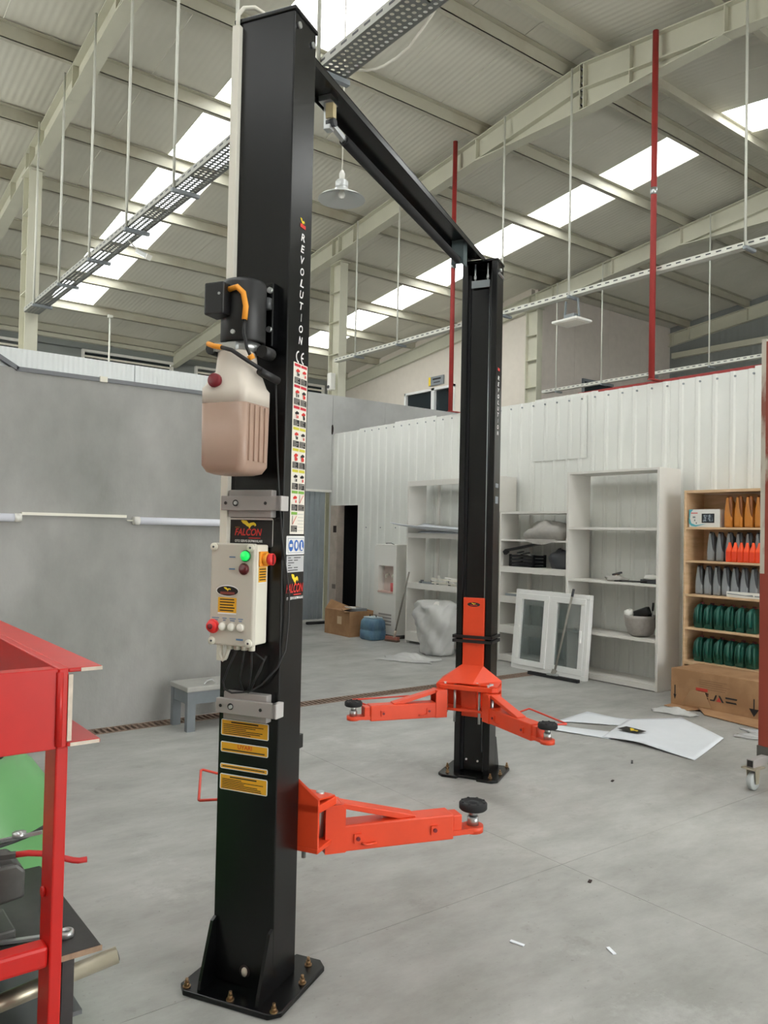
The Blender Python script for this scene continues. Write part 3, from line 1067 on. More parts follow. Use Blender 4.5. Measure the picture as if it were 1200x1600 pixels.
# carriages and arms
def carriage(s):
    i = s * XI
    m = MB()
    m.box(i - s * 0.004, i + s * 0.03, -0.075, 0.075, 0.40, 1.21, M_ORANGE)
    c = m.build('carriage', lift, bevel=0.004)
    # flared plate
    xf = i - s * 0.006
    MB().prism([(xf, -0.205, 0.475), (xf, -0.205, 0.655), (xf, -0.075, 0.745), (xf, 0.075, 0.745), (xf, 0.205, 0.655), (xf, 0.205, 0.475)], (-s * 0.012, 0, 0), M_ORANGE).build('back_plate', c, bevel=0.003)
    # sloping hood and the two fork plates
    xe = i - s * 0.135
    MB().add([(xf, -0.205, 0.655), (xf, -0.075, 0.745), (xf, 0.075, 0.745), (xf, 0.205, 0.655), (xe, -0.205, 0.632), (xe, -0.04, 0.642), (xe, 0.04, 0.642), (xe, 0.205, 0.632)],
             [(0, 4, 5, 1), (1, 5, 6, 2), (2, 6, 7, 3)], M_ORANGE).build('hood', c, solid=0.008)
    MB().prism([(xf, -0.205, 0.605), (xe, -0.215, 0.605), (xe - s * 0.025, -0.18, 0.605), (xe - s * 0.035, 0.0, 0.605), (xe - s * 0.025, 0.18, 0.605), (xe, 0.215, 0.605), (xf, 0.205, 0.605)], (0, 0, 0.03), M_ORANGE).build('top_plate', c, bevel=0.003)
    MB().prism([(xf, -0.205, 0.458), (xe, -0.205, 0.458), (xe, 0.205, 0.458), (xf, 0.205, 0.458)], (0, 0, 0.018), M_ORANGE).build('bottom_plate', c, bevel=0.003)
    MB().box(xf, xe + s * 0.05, -0.055, 0.055, 0.476, 0.605, M_ORANGE).build('core_block', c)
    for y in (-0.15, -0.085, 0.085, 0.15):
        long_ = abs(y) < 0.1
        MB().cyl((xe + s * 0.012, y, 0.385 if long_ else 0.443), (xe + s * 0.012, y, 0.648), 0.009 if long_ else 0.016, M_ZINC, 10).build('pivot_pin' if not long_ else 'lock_rod', c)
    for y in (-0.16, -0.06, 0.07, 0.15):
        MB().cyl((xe + s * 0.03, y, 0.64), (xe + s * 0.03, y, 0.655), 0.016, M_ZINC, 8).build('bolt_head', c)
    d = Decal((i - s * 0.0045, 0.075 * -1 if s > 0 else 0.075, 0), (0, 1 if s < 0 else -1, 0), (0, 0, 1))
    if s > 0:
        d = Decal((i - 0.0045, 0.075, 0), (0, -1, 0), (0, 0, 1))
        d.disc(0.075, 1.165, 0.045, 0.015, M_INK)
        d.bird(0.058, 1.163, 0.090, 1.176, M_LOGOY)
        d.rect(0.05, 1.157, 0.10, 1.162, M_LOGOR)
        d.build('oval_badge', c)
    return c


carriage(-1)
carriage(1)


def arm(px, py, ang, handle):
    a = bpy.data.objects.new('arm', None)
    col.objects.link(a)
    a.parent = lift
    a.location = (px, py, 0.42)
    a.rotation_euler.z = ang
    hw = 0.045
    # clevis: an inverted U with rounded shoulder
    for sy in (-1, 1):
        y0 = sy * hw
        MB().prism([(-0.035, y0 - 0.005, 0.0), (0.045, y0 - 0.005, 0.0), (0.045, y0 - 0.005, 0.165), (0.03, y0 - 0.005, 0.182), (-0.035, y0 - 0.005, 0.182)], (0, 0.010, 0), M_ORANGE).build('clevis_plate', a)
    MB().box(-0.035, 0.04, -hw, hw, 0.172, 0.182, M_ORANGE).build('clevis_top', a)
    MB().box(-0.035, 0.05, -hw, hw, 0.0, 0.012, M_ORANGE).build('clevis_bottom', a)
    MB().cyl((0.0, 0, 0.012), (0.0, 0, 0.172), 0.016, M_ZINC, 12).build('pivot_pin', a)
    MB().box(0.04, 0.50, -hw, hw, 0.0, 0.10, M_ORANGE).build('outer_tube', a, bevel=0.006)
    MB().prism([(0.03, -0.032, 0.184), (0.03, -0.032, 0.162), (0.27, -0.032, 0.10), (0.34, -0.032, 0.10), (0.34, -0.032, 0.108)], (0, 0.064, 0), M_ORANGE).build('brace', a, bevel=0.003)
    MB().box(0.50, 0.54, -0.036, 0.036, 0.008, 0.092, M_ORANGE).build('inner_tube', a, bevel=0.004)
    m = MB().box(0.50, 0.60, -0.04, 0.04, 0.012, 0.032, M_ORANGE)
    m.cyl((0.605, 0, 0.008), (0.605, 0, 0.034), 0.043, M_ORANGE, 18)
    m.build('pad_holder', a)
    m = MB().cyl((0.605, 0, 0.034), (0.605, 0, 0.07), 0.024, M_ZINC, 14).cyl((0.605, 0, 0.07), (0.605, 0, 0.098), 0.018, M_ZINC, 14)
    m.build('pad_screw', a)
    m = MB().lathe([(0.0, 0.0), (0.052, 0.0), (0.058, 0.006), (0.058, 0.026), (0.052, 0.032), (0.040, 0.032), (0.038, 0.028), (0.018, 0.028), (0.016, 0.032), (0.0, 0.032)], M_RUBBER, 24, (0.605, 0, 0.096))
    for k in range(8):
        t = 2 * math.pi * k / 8
        m.box(0.605 + 0.047 * math.cos(t) - 0.004, 0.605 + 0.047 * math.cos(t) + 0.004, 0.047 * math.sin(t) - 0.004, 0.047 * math.sin(t) + 0.004, 0.127, 0.131, M_RUBBER)
    m.build('rubber_pad', a)
    for sy in (-1, 1):
        MB().box(0.40, 0.43, sy * hw, sy * (hw + 0.008), 0.03, 0.065, M_ORANGE).cyl((0.415, sy * hw, 0.048), (0.415, sy * (hw + 0.014), 0.048), 0.008, M_DKRED, 8).build('stop_lug', a)
        m = MB().box(0.08, 0.11, sy * hw, sy * (hw + 0.008), 0.03, 0.065, M_ORANGE).cyl((0.095, sy * hw, 0.048), (0.095, sy * (hw + 0.014), 0.048), 0.008, M_DKRED, 8)
        m.tube([(0.11, sy * (hw + 0.006), 0.03), (0.13, sy * (hw + 0.01), 0.022), (0.17, sy * (hw + 0.01), 0.026)], 0.005, M_ORANGE, 6)
        m.build('stop_lug', a)
    if handle:
        h = handle
        MB().tube([(0.18, h * hw, 0.085), (0.14, h * (hw + 0.15), 0.10), (0.15, h * (hw + 0.155), 0.10), (0.56, h * (hw + 0.125), 0.10), (0.57, h * (hw + 0.115), 0.10), (0.49, h * hw, 0.085)], 0.006, M_ORANGEROD, 8).build('guard_rod', a)
    return a


PX = 1.165
arm(-PX, -0.18, R(-48), 0)
arm(-PX, 0.18, R(39), 1)
arm(PX, 0.18, R(180 - 48), -1)
arm(PX, -0.18, R(180 + 48), 1)
# band round the far post, small block on the near post
m = MB()
for z in (0.905, 0.935):
    for (x0, x1, y0, y1) in ((XI - 0.03, XO + 0.012, -HY - 0.016, -HY - 0.004), (XI - 0.03, XO + 0.012, HY + 0.004, HY + 0.016), (XI - 0.03, XI - 0.018, -HY - 0.016, HY + 0.016), (XO, XO + 0.012, -HY - 0.016, HY + 0.016)):
        m.box(x0, x1, y0, y1, z, z + 0.02, M_BLACKP)
m.build('rubber_band', far)
MB().box(-XI, -XI + 0.05, -0.11, -0.06, 0.83, 0.88, M_BLACK).build('stop_block', near)

# ---- power unit on the near post
pu = MB()
pu.box(-1.53, -1.491, -0.085, 0.03, 2.30, 2.53, M_BLACK)
unit = pu.build('power_unit', lift, bevel=0.004)
m = MB().lathe([(0.0, 0), (0.074, 0), (0.078, 0.006), (0.078, 0.20), (0.072, 0.214), (0.05, 0.222), (0.0, 0.224)], M_BLACKP, 28, (-1.615, -0.02, 2.292))
m.build('motor', unit)
m = MB().box(-1.735, -1.66, -0.015, 0.062, 2.372, 2.482, M_BLACKP)
m.build('terminal_box', unit, bevel=0.006)
MB().cyl((-1.735, 0.0, 2.44), (-1.738, 0.0, 2.44), 0.005, M_ZINC, 8).build('screw', unit)
MB().cyl((-1.69, -0.03, 2.318), (-1.698, -0.03, 2.318), 0.008, M_ZINC, 8).build('screw', unit)
for (y, z) in ((-0.075, 2.50), (-0.075, 2.36)):
    MB().cyl((-1.53, y, z), (-1.54, y, z), 0.011, M_ZINC, 8).build('bolt', unit)
MB().cyl((-1.54, -0.068, 2.43), (-1.54, -0.068, 2.47), 0.016, mat('capacitor_grey', (70, 72, 74), 0.4), 12).build('fitting', unit)
m = MB().lathe([(0.0, 0), (0.06, 0), (0.062, 0.03), (0.0, 0.03)], M_ZINC, 18, (-1.615, -0.02, 2.262))
m.box(-1.69, -1.58, -0.04, 0.05, 2.256, 2.285, M_ZINC).cyl((-1.69, 0.06, 2.268), (-1.62, 0.06, 2.268), 0.022, M_BLACKP, 12).cyl((-1.62, -0.10, 2.262), (-1.56, -0.10, 2.262), 0.022, M_BLACKP, 12)
m.build('pump_block', unit)


def sleeve(pts, r, m_, name, par):
    MB().tube(pts, r, m_, 8).build(name, par)


sleeve([(-1.70, -0.015, 2.462), (-1.705, -0.05, 2.466), (-1.70, -0.072, 2.445), (-1.695, -0.080, 2.40), (-1.695, -0.076, 2.355)], 0.010, M_SLEEVE, 'orange_sleeve', unit)
sleeve([(-1.695, -0.076, 2.355), (-1.695, -0.075, 2.31), (-1.69, -0.085, 2.26), (-1.68, -0.098, 2.225)], 0.006, M_CABLE, 'cable', unit)
sleeve([(-1.715, 0.055, 2.278), (-1.718, 0.03, 2.268), (-1.716, 0.0, 2.262)], 0.009, M_SLEEVE, 'orange_sleeve', unit)
sleeve([(-1.684, -0.094, 2.236), (-1.678, -0.10, 2.222)], 0.012, M_SLEEVE, 'orange_sleeve', unit)
sleeve([(-1.716, 0.0, 2.262), (-1.712, -0.04, 2.25), (-1.69, -0.09, 2.215), (-1.62, -0.115, 2.19)], 0.007, M_CABLE, 'cable', unit)
MB().cyl((-1.64, -0.105, 2.19), (-1.55, -0.125, 2.17), 0.014, M_BLACKP, 10).build('valve', unit)
# oil tank: filled part and empty part are one moulded bottle
rings = []
cx, cy = -1.63, -0.008
for (z, hx, hy, rd) in ((1.835, 0.055, 0.058, 0.03), (1.842, 0.075, 0.078, 0.03), (1.865, 0.086, 0.089, 0.026), (2.075, 0.088, 0.091, 0.024)):
    rings.append(rrect(cx, cy, z, hx, hy, rd))
m = MB().loft(rings, M_OIL)
rings = []
for (z, hx, hy, rd) in ((2.075, 0.088, 0.091, 0.024), (2.128, 0.088, 0.091, 0.024), (2.140, 0.080, 0.083, 0.024), (2.178, 0.072, 0.073, 0.03), (2.186, 0.067, 0.067, 0.05), (2.255, 0.065, 0.065, 0.06), (2.262, 0.055, 0.055, 0.05)):
    rings.append(rrect(cx, cy, z, hx, hy, rd))
m.loft(rings, M_TANK)
for k in range(4):
    x = cx - 0.05 + k * 0.032
    m.box(x - 0.008, x + 0.008, cy - 0.095, cy - 0.088, 1.88, 2.07, M_OIL)
m.build('oil_tank', unit)
MB().lathe([(0.0, 0), (0.022, 0), (0.024, 0.004), (0.024, 0.018), (0.02, 0.024), (0.0, 0.024)], M_DKRED, 16, (cx - 0.10, cy + 0.028, 2.150), 'X').build('filler_cap', unit)

# ---- cable duct along the outer face
MB().box(-1.515, -1.491, 0.096, 0.127, 1.17, 3.515, M_TRUNK).build('cable_duct', near, bevel=0.002)
MB().tube([(-1.503, 0.112, 3.50), (-1.503, 0.110, 3.56), (-1.49, 0.095, 3.59), (-1.47, 0.06, 3.595), (-1.44, 0.02, 3.57), (-1.43, 0.0, 3.545)], 0.008, M_TRUNK, 8).build('white_cable', near)

# ---- grey fixing brackets
for z in (1.742, 1.017):
    br = MB().box(-1.525, -1.491, -0.096, 0.084, z - 0.05, z + 0.048, M_GREYMET).build('fixing_bracket', lift, bevel=0.003)
    MB().box(-1.543, -1.525, -0.143, 0.104, z - 0.026, z + 0.026, M_GREYMET).box(-1.543, -1.493, -0.147, -0.125, z - 0.026, z + 0.026, mat('bracket_end_light', (184, 180, 178), 0.5)).build('clamp_bar', br, bevel=0.002)
    for y in (0.084, -0.082):
        MB().cyl((-1.543, y, z), (-1.5445, y, z), 0.006, M_INK, 10).build('hole', br)
    MB().cyl((-1.543, 0.042, z), (-1.5445, 0.042, z), 0.012, M_INK, 12).cyl((-1.5445, 0.038, z), (-1.552, 0.038, z), 0.007, M_ZINC, 8).build('bolt', br)

# ---- control box
cb = MB().box(-1.578, -1.500, -0.074, 0.097, 1.245, 1.595, M_IVORY).build('control_box', lift, bevel=0.006)
MB().box(-1.600, -1.578, -0.078, 0.101, 1.241, 1.599, M_BOXFRONT).build('lid', cb, bevel=0.006)
for y in (-0.064, 0.087):
    for z in (1.255, 1.585):
        m = MB().lathe([(0.0, 0), (0.014, 0), (0.014, 0.006), (0.0, 0.006)], M_IVORY, 14, (-1.606, y, z), 'X')
        m.lathe([(0.0, 0), (0.004, 0), (0.004, 0.002), (0.0, 0.002)], M_DKGREY, 8, (-1.608, y, z), 'X')
        m.build('lid_screw', cb)


def knob(y, z, r, m_, d, name, ring=None):
    mm = MB()
    if ring:
        mm.lathe([(0.0, 0), (r * 1.2, 0), (r * 1.2, -0.004), (0.0, -0.004)], ring, 18, (-1.600, y, z), 'X')
    mm.lathe([(0.0, 0), (r, 0), (r, -d * 0.7), (r * 0.85, -d), (0.0, -d)], m_, 20, (-1.600, y, z), 'X')
    return mm.build(name, cb)


knob(-0.044, 1.556, 0.017, M_GREENLED, 0.014, 'green_pilot_lamp', mat('lamp_ring_green', (20, 120, 60), 0.4))
knob(-0.038, 1.511, 0.017, M_MAROON, 0.012, 'maroon_pilot_lamp', M_MAROON)
eb = knob(0.084, 1.306, 0.021, M_REDBTN, 0.018, 'emergency_stop', M_REDBTN)
MB().lathe([(0.0, 0), (0.010, 0), (0.010, -0.003), (0.0, -0.003)], M_DKRED, 12, (-1.6185, 0.084, 1.306), 'X').build('stop_centre', cb)
for y in (0.043, 0.006, -0.031):
    knob(y, 1.307, 0.0135, M_DUMMY, 0.012, 'push_button', M_BOXFRONT)
d = Decal((-1.6005, 0.101, 1.241), (0, -1, 0), (0, 0, 1))
d.disc(0.073, 0.192, 0.047, 0.020, M_PRINTW)
d.disc(0.074, 0.191, 0.044, 0.017, M_INK)
d.bird(0.058, 0.190, 0.088, 0.204, M_LOGOY)
d.rect(0.045, 0.179, 0.104, 0.188, mat('logo_dull_red', (126, 60, 50), 0.5))
d.build('oval_badge', cb)
d = Decal((-1.6005, 0.101, 1.241), (0, -1, 0), (0, 0, 1))
d.rect(0.036, 0.115, 0.112, 0.168, M_YELLOW)
d.rect(0.036, 0.110, 0.112, 0.115, M_PRINTW)
d.lines(0.044, 0.118, 0.106, 0.166, 5, M_INK, 0.4, 0.15)
d.build('warning_label', cb)
d = Decal((-1.6005, 0.101, 1.241), (0, -1, 0), (0, 0, 1))
for (a, w_) in ((0.012, 0.030), (0.056, 0.018), (0.086, 0.026), (0.122, 0.020)):
    d.rect(a, 0.094, a + w_, 0.097, M_BLUETXT)
    d.rect(a + 0.003, 0.087, a + w_ - 0.004, 0.090, M_BLUETXT)
d.rect(0.08, 0.308, 0.105, 0.312, M_BLUETXT)
d.rect(0.08, 0.266, 0.105, 0.271, M_BLUETXT)
d.rect(0.116, 0.022, 0.145, 0.028, M_BLUETXT)
d.build('printed_legends', cb)
m = MB().box(-1.566, -1.512, -0.082, -0.074, 1.518, 1.572, M_SLEEVE)
m.build('switch_plate', cb, bevel=0.003)
MB().lathe([(0.0, 0), (0.022, 0), (0.022, -0.018), (0.018, -0.02), (0.0, -0.02)], M_SLEEVE, 18, (-1.539, -0.082, 1.545), 'Y').lathe([(0.0, -0.02), (0.021, -0.02), (0.021, -0.034), (0.0, -0.034)], M_REDBTN, 18, (-1.539, -0.082, 1.545), 'Y').box(-1.543, -1.535, -0.119, -0.112, 1.527, 1.563, M_DKRED).build('main_switch', cb)
d = Decal((-1.565, -0.0745, 1.46), (1, 0, 0), (0, 0, 1))
d.rect(0, 0.004, 0.05, 0.056, M_YELLOW)
d.rect(0, 0.0, 0.05, 0.004, M_PRINTW)
d.lines(0.004, 0.008, 0.048, 0.054, 5, M_INK, 0.42, 0.12)
d.build('warning_label', cb)
for y in (0.045, 0.015, -0.015, -0.045):
    MB().cyl((-1.55, y, 1.245), (-1.55, y, 1.222), 0.012, M_IVORY, 12).build('cable_gland', cb)
MB().tube([(-1.55, 0.085, 1.245), (-1.55, 0.085, 1.20), (-1.548, 0.075, 1.18), (-1.548, 0.062, 1.19), (-1.55, 0.05, 1.222)], 0.007, M_TRUNK, 8).build('white_conduit', cb)
for i, pts in enumerate((
        [(-1.55, 0.015, 1.222), (-1.545, 0.05, 1.16), (-1.54, 0.078, 1.10), (-1.54, 0.07, 1.075), (-1.54, 0.04, 1.065), (-1.535, 0.0, 1.07), (-1.53, -0.03, 1.075), (-1.52, -0.07, 1.10), (-1.50, -0.12, 1.16), (-1.47, -0.135, 1.22), (-1.455, -0.136, 1.32), (-1.455, -0.136, 1.42), (-1.475, -0.134, 1.50), (-1.50, -0.128, 1.62), (-1.51, -0.115, 1.80), (-1.53, -0.115, 1.95), (-1.55, -0.12, 2.10), (-1.56, -0.122, 2.17)],
        [(-1.55, -0.015, 1.222), (-1.54, 0.0, 1.16), (-1.535, 0.012, 1.11), (-1.53, 0.0, 1.075)],
        [(-1.55, -0.045, 1.222), (-1.54, -0.04, 1.16), (-1.535, -0.03, 1.11), (-1.53, -0.02, 1.07)],
        [(-1.55, -0.045, 1.222), (-1.53, -0.085, 1.19), (-1.53, -0.07, 1.15), (-1.53, -0.04, 1.10), (-1.53, -0.022, 1.07)],
        [(-1.50, -0.075, 1.20), (-1.53, -0.055, 1.13), (-1.53, -0.03, 1.075)])):
    MB().tube(pts, 0.0035, M_CABLE, 6).build('control_cable', cb)

# ---- stickers on the near post
fo = (-XO, HY, 0)          # outer face, u runs to -y (picture right)
d = Decal(fo, (0, -1, 0), (0, 0, 1))
d.slab(0.022, 1.585, 0.21, 1.69, M_PRINTW, 0.001, 0.008)
d.rect(0.030, 1.585, 0.208, 1.683, M_INK)
d.bird(0.075, 1.650, 0.140, 1.682, M_LOGOY)
d.text('FALCON', 0.050, 1.626, 0.165, 1.652, M_LOGOR, 0.25)
d.text('MARKA', 0.052, 1.654, 0.072, 1.658, mat('logo_orange', (160, 120, 50), 0.5))
d.rect(0.11, 1.616, 0.16, 1.619, M_LOGOR)
d.text('OTO SERVIS EKIPMANLARI', 0.052, 1.602, 0.168, 1.611, M_PRINTW)
d.build('brand_sticker', near)
for n_, (z0, z1, kind_) in enumerate(((0.898, 0.957, 0), (0.838, 0.876, 1), (0.778, 0.797, 2), (0.703, 0.760, 0))):
    d = Decal(fo, (0, -1, 0), (0, 0, 1))
    d.slab(0.012, z0, 0.212, z1, M_PRINTW, 0.001, 0.006)
    d.rect(0.0155, z0 + 0.003, 0.2085, z1 - 0.003, M_YELLOW)
    if kind_ == 0:
        d.lines(0.055, z1 - 0.014, 0.17, z1 - 0.005, 1, M_INK, 0.5, 0.05)
        d.lines(0.022, z0 + 0.005, 0.20, z1 - 0.015, 6, M_INK, 0.42, 0.55)
    elif kind_ == 1:
        d.text('UYARI', 0.085, z0 + 0.017, 0.145, z1 - 0.006, mat('warning_red', (214, 84, 30), 0.5))
        d.lines(0.022, z0 + 0.007, 0.202, z0 + 0.014, 1, M_INK, 0.6, 0.02)
    else:
        d.lines(0.022, z0 + 0.005, 0.202, z1 - 0.005, 1, M_INK, 0.4, 0.02)
    d.build('safety_sticker', near)
so = (-XO, -HY, 0)         # side face, u runs along +x
d = Decal(so, (1, 0, 0), (0, 0, 1))
d.bird(0.072, 2.775, 0.105, 2.80, M_LOGOY)
d.rect(0.072, 2.765, 0.112, 2.779, M_LOGOR)
zz = 2.745
for ch in 'REVOLUTION':
    d.h = 0.0008
    d.text(ch, 0.080 if ch != 'I' else 0.092, zz - 0.029, 0.108 if ch != 'I' else 0.098, zz, M_PRINTW, 0.2)
    zz -= 0.0425
tag(d.build('model_lettering', near), kind='stuff')
d = Decal(so, (1, 0, 0), (0, 0, 1))


def arc(cx_, cz, r, a0, a1, w_, m_):
    d.h += 0.0004
    n = 10
    pts = []
    for k in range(n + 1):
        t = R(a0 + (a1 - a0) * k / n)
        pts.append((cx_ + r * math.cos(t), cz + r * math.sin(t)))
    for k in range(n + 1):
        t = R(a1 + (a0 - a1) * k / n)
        pts.append((cx_ + (r - w_) * math.cos(t), cz + (r - w_) * math.sin(t)))
    for k in range(n):
        d.add([d.P(*pts[k]), d.P(*pts[k + 1]), d.P(*pts[2 * n - k]), d.P(*pts[2 * n + 1 - k])], [(0, 1, 2, 3)], m_)


arc(0.086, 2.285, 0.023, 95, 265, 0.006, M_PRINTW)
arc(0.122, 2.285, 0.023, 95, 265, 0.006, M_PRINTW)
d.rect(0.100, 2.282, 0.118, 2.288, M_PRINTW)
d.build('conformity_mark', near)
# safety strip: 2 x 8 pictogram cells
d = Decal(so, (1, 0, 0), (0, 0, 1))
d.slab(0.048, 1.635, 0.152, 2.262, M_LBLW, 0.001)
ch_ = 0.0775
for r_ in range(8):
    for c_ in range(2):
        a0 = 0.054 + c_ * 0.049
        d.h = 0.0012
        zt = 2.258 - r_ * ch_
        hd = M_LBLR if r_ < 3 else (M_LBLY if r_ < 6 else M_LBLG)
        if r_ == 7 and c_ == 1:
            for k in range(6):
                d.rect(a0, zt - 0.008 - k * 0.012, a0 + 0.043, zt - 0.0068 - k * 0.012, M_GREYSIGN, k == 0)
            continue
        d.rect(a0, zt - 0.010, a0 + 0.044, zt, hd)
        d.rect(a0, zt - 0.073, a0 + 0.044, zt - 0.050, M_INK)
        for k in range(4):
            d.rect(a0 + 0.003, zt - 0.055 - k * 0.0055, a0 + 0.041 - 0.02 * random.random(), zt - 0.0538 - k * 0.0055, M_LBLW, k == 0)
        rr = random.Random(r_ * 2 + c_)
        red = M_LOGOR if rr.random() < 0.55 else M_INK
        if r_ == 7 or (r_, c_) == (6, 1):
            d.poly([(a0 + 0.006, zt - 0.046), (a0 + 0.010, zt - 0.046), (a0 + 0.040, zt - 0.014), (a0 + 0.036, zt - 0.014)], red)
            d.rect(a0 + 0.006, zt - 0.046, a0 + 0.009, zt - 0.014, M_DKGREY)
        else:
            d.poly([(a0 + 0.008, zt - 0.026), (a0 + 0.022, zt - 0.018), (a0 + 0.038, zt - 0.022), (a0 + 0.036, zt - 0.029), (a0 + 0.012, zt - 0.031)], M_INK if rr.random() < 0.6 else M_LOGOR)
            d.rect(a0 + 0.014 + 0.01 * rr.random(), zt - 0.046, a0 + 0.019 + 0.012 * rr.random(), zt - 0.030, red)
            d.rect(a0 + 0.026, zt - 0.044, a0 + 0.034, zt - 0.034, red, False)
d.build('safety_strip', near)
d = Decal(so, (1, 0, 0), (0, 0, 1))
d.slab(0.026, 1.560, 0.158, 1.628, M_PRINTW, 0.001, 0.005)
d.rect(0.036, 1.566, 0.154, 1.620, mat('sign_frame_grey', (150, 160, 176), 0.5))
d.rect(0.038, 1.568, 0.152, 1.618, M_PRINTW)
for k in range(3):
    a = 0.057 + k * 0.038
    d.disc(a, 1.593, 0.017, 0.021, M_BLUE)
    if k == 0:
        d.rect(a - 0.010, 1.588, a + 0.010, 1.599, M_PRINTW)
    elif k == 1:
        d.disc(a, 1.594, 0.008, 0.013, M_PRINTW)
    else:
        d.poly([(a - 0.006, 1.606), (a + 0.002, 1.606), (a + 0.002, 1.588), (a + 0.010, 1.582), (a + 0.010, 1.577), (a - 0.006, 1.577)], M_PRINTW)
d.build('ppe_sign', near)
d = Decal(so, (1, 0, 0), (0, 0, 1))
d.slab(0.030, 1.496, 0.156, 1.556, mat('rating_plate_grey', (188, 188, 190), 0.4), 0.001)
for k in range(6):
    d.rect(0.040, 1.547 - k * 0.009, 0.060 + 0.012 * (k % 3), 1.550 - k * 0.009, M_INK, k == 0)
    if k in (0, 1, 4, 5):
        d.rect(0.082, 1.547 - k * 0.009, 0.112 + 0.02 * (k == 0), 1.550 - k * 0.009, M_INK, False)
d.build('rating_plate', near)
d = Decal(so, (1, 0, 0), (0, 0, 1))
d.bird(0.066, 1.448, 0.118, 1.490, M_LOGOY)
d.text('FALCON', 0.030, 1.421, 0.156, 1.455, M_LOGOR, 0.25)
d.rect(0.085, 1.412, 0.14, 1.416, M_LOGOR)
d.text('OTO SERVIS EKIPMANLARI', 0.034, 1.397, 0.154, 1.407, M_PRINTW)
d.build('brand_decal', near)
# lettering on the far post side
d = Decal((XI, -HY, 0), (1, 0, 0), (0, 0, 1))
d.rect(0.05, 2.78, 0.10, 2.80, M_LOGOR)
zz = 2.745
for ch in 'REVOLUTION':
    d.h = 0.0008
    d.text(ch, 0.055 if ch != 'I' else 0.07, zz - 0.029, 0.095 if ch != 'I' else 0.08, zz, M_PRINTW, 0.2)
    zz -= 0.0425
tag(d.build('model_lettering', far), kind='stuff')
for (z0_, z1_) in ((1.97, 2.0), (1.86, 1.91)):
    d = Decal((XI, -HY, 0), (1, 0, 0), (0, 0, 1))
    d.rect(0.04, z0_, 0.115, z1_, M_GREYSIGN)
    d.build('small_sticker', far)


# ================================================================== SHELVES AGAINST THE WHITE WALL
ORD = ['first', 'second', 'third', 'fourth', 'fifth', 'sixth', 'seventh']


def bookcase(name, label, x0, x1, y0, y1, ztop, levels, m_, side_t=0.028, fascia=None, back=None):
    """open-fronted bookcase, front at x0; levels = (top surface z, board thickness, fascia height)"""
    t = thing(name, label, 'shelving', (x0, y0, 0))
    W, D = y1 - y0, x1 - x0
    for a in (0, W - side_t):
        MB().box(0, D, a, a + side_t, 0, ztop, m_).build('side_panel', t, bevel=0.002)
    MB().box(0.002, D, side_t, W - side_t, ztop - 0.028, ztop, m_).build('top_board', t, bevel=0.002)
    for (z, th, fa) in levels:
        s = MB().box(0.002, D, side_t, W - side_t, z - th, z, m_).build('shelf_board', t, bevel=0.002)
        if fa:
            MB().box(0.0, 0.02, side_t, W - side_t, z - fa, z + 0.001, m_).build('fascia', s)
    if back:
        MB().box(D - 0.008, D, side_t, W - side_t, 0.02, ztop - 0.03, back).build('back_panel', t)
    return t


sh1 = bookcase('bookcase', 'white bookcase behind the far lift column, holding a curved white sheet', 7.58, 7.93, 7.44, 9.33, 2.42, [(1.64, 0.03, 0.07), (0.90, 0.03, 0.08), (0.17, 0.03, 0.13)], M_SHELFW)
MB().box(0.0, 0.02, 0.028, 1.86, 2.34, 2.392, M_SHELFW).build('fascia', sh1)
MB().box(0.31, 0.345, 1.53, 1.565, 0.17, 2.39, M_SHELFW).build('back_stile', sh1)
sh2 = bookcase('bookcase', 'short white bookcase holding a grey cloth and black crates', 7.60, 7.93, 6.28, 7.42, 1.945, [(1.585, 0.022, 0), (1.235, 0.03, 0.075), (0.85, 0.03, 0.085), (0.47, 0.03, 0.10), (0.09, 0.03, 0.08)], M_SHELFW)
MB().box(0.29, 0.325, 0.86, 0.89, 0.09, 1.91, M_SHELFW).build('back_stile', sh2)
sh3 = bookcase('bookcase', 'tall white bookcase with a metal bowl on its lower shelf', 7.52, 7.92, 4.985, 6.24, 2.405, [(1.752, 0.028, 0), (1.142, 0.026, 0), (0.548, 0.028, 0.03), (0.07, 0.03, 0.06)], M_SHELFW, 0.032)
sh4 = bookcase('bookcase', 'pale plywood bookcase filled with rows of oil jugs', 7.60, 7.955, 3.66, 4.745, 2.15, [(1.765, 0.022, 0), (1.418, 0.022, 0), (1.068, 0.022, 0), (0.722, 0.022, 0), (0.378, 0.022, 0.04)], M_WOOD, 0.022, back=M_WOOD)


# ---- oil jugs
def jug_rings(h, hy, hx, spec):
    return [rrect(ox, oy, z * h, hx * sx, hy * sy, min(hx * sx, hy * sy) * rr, 4) for (z, sx, sy, ox, oy, rr) in spec]


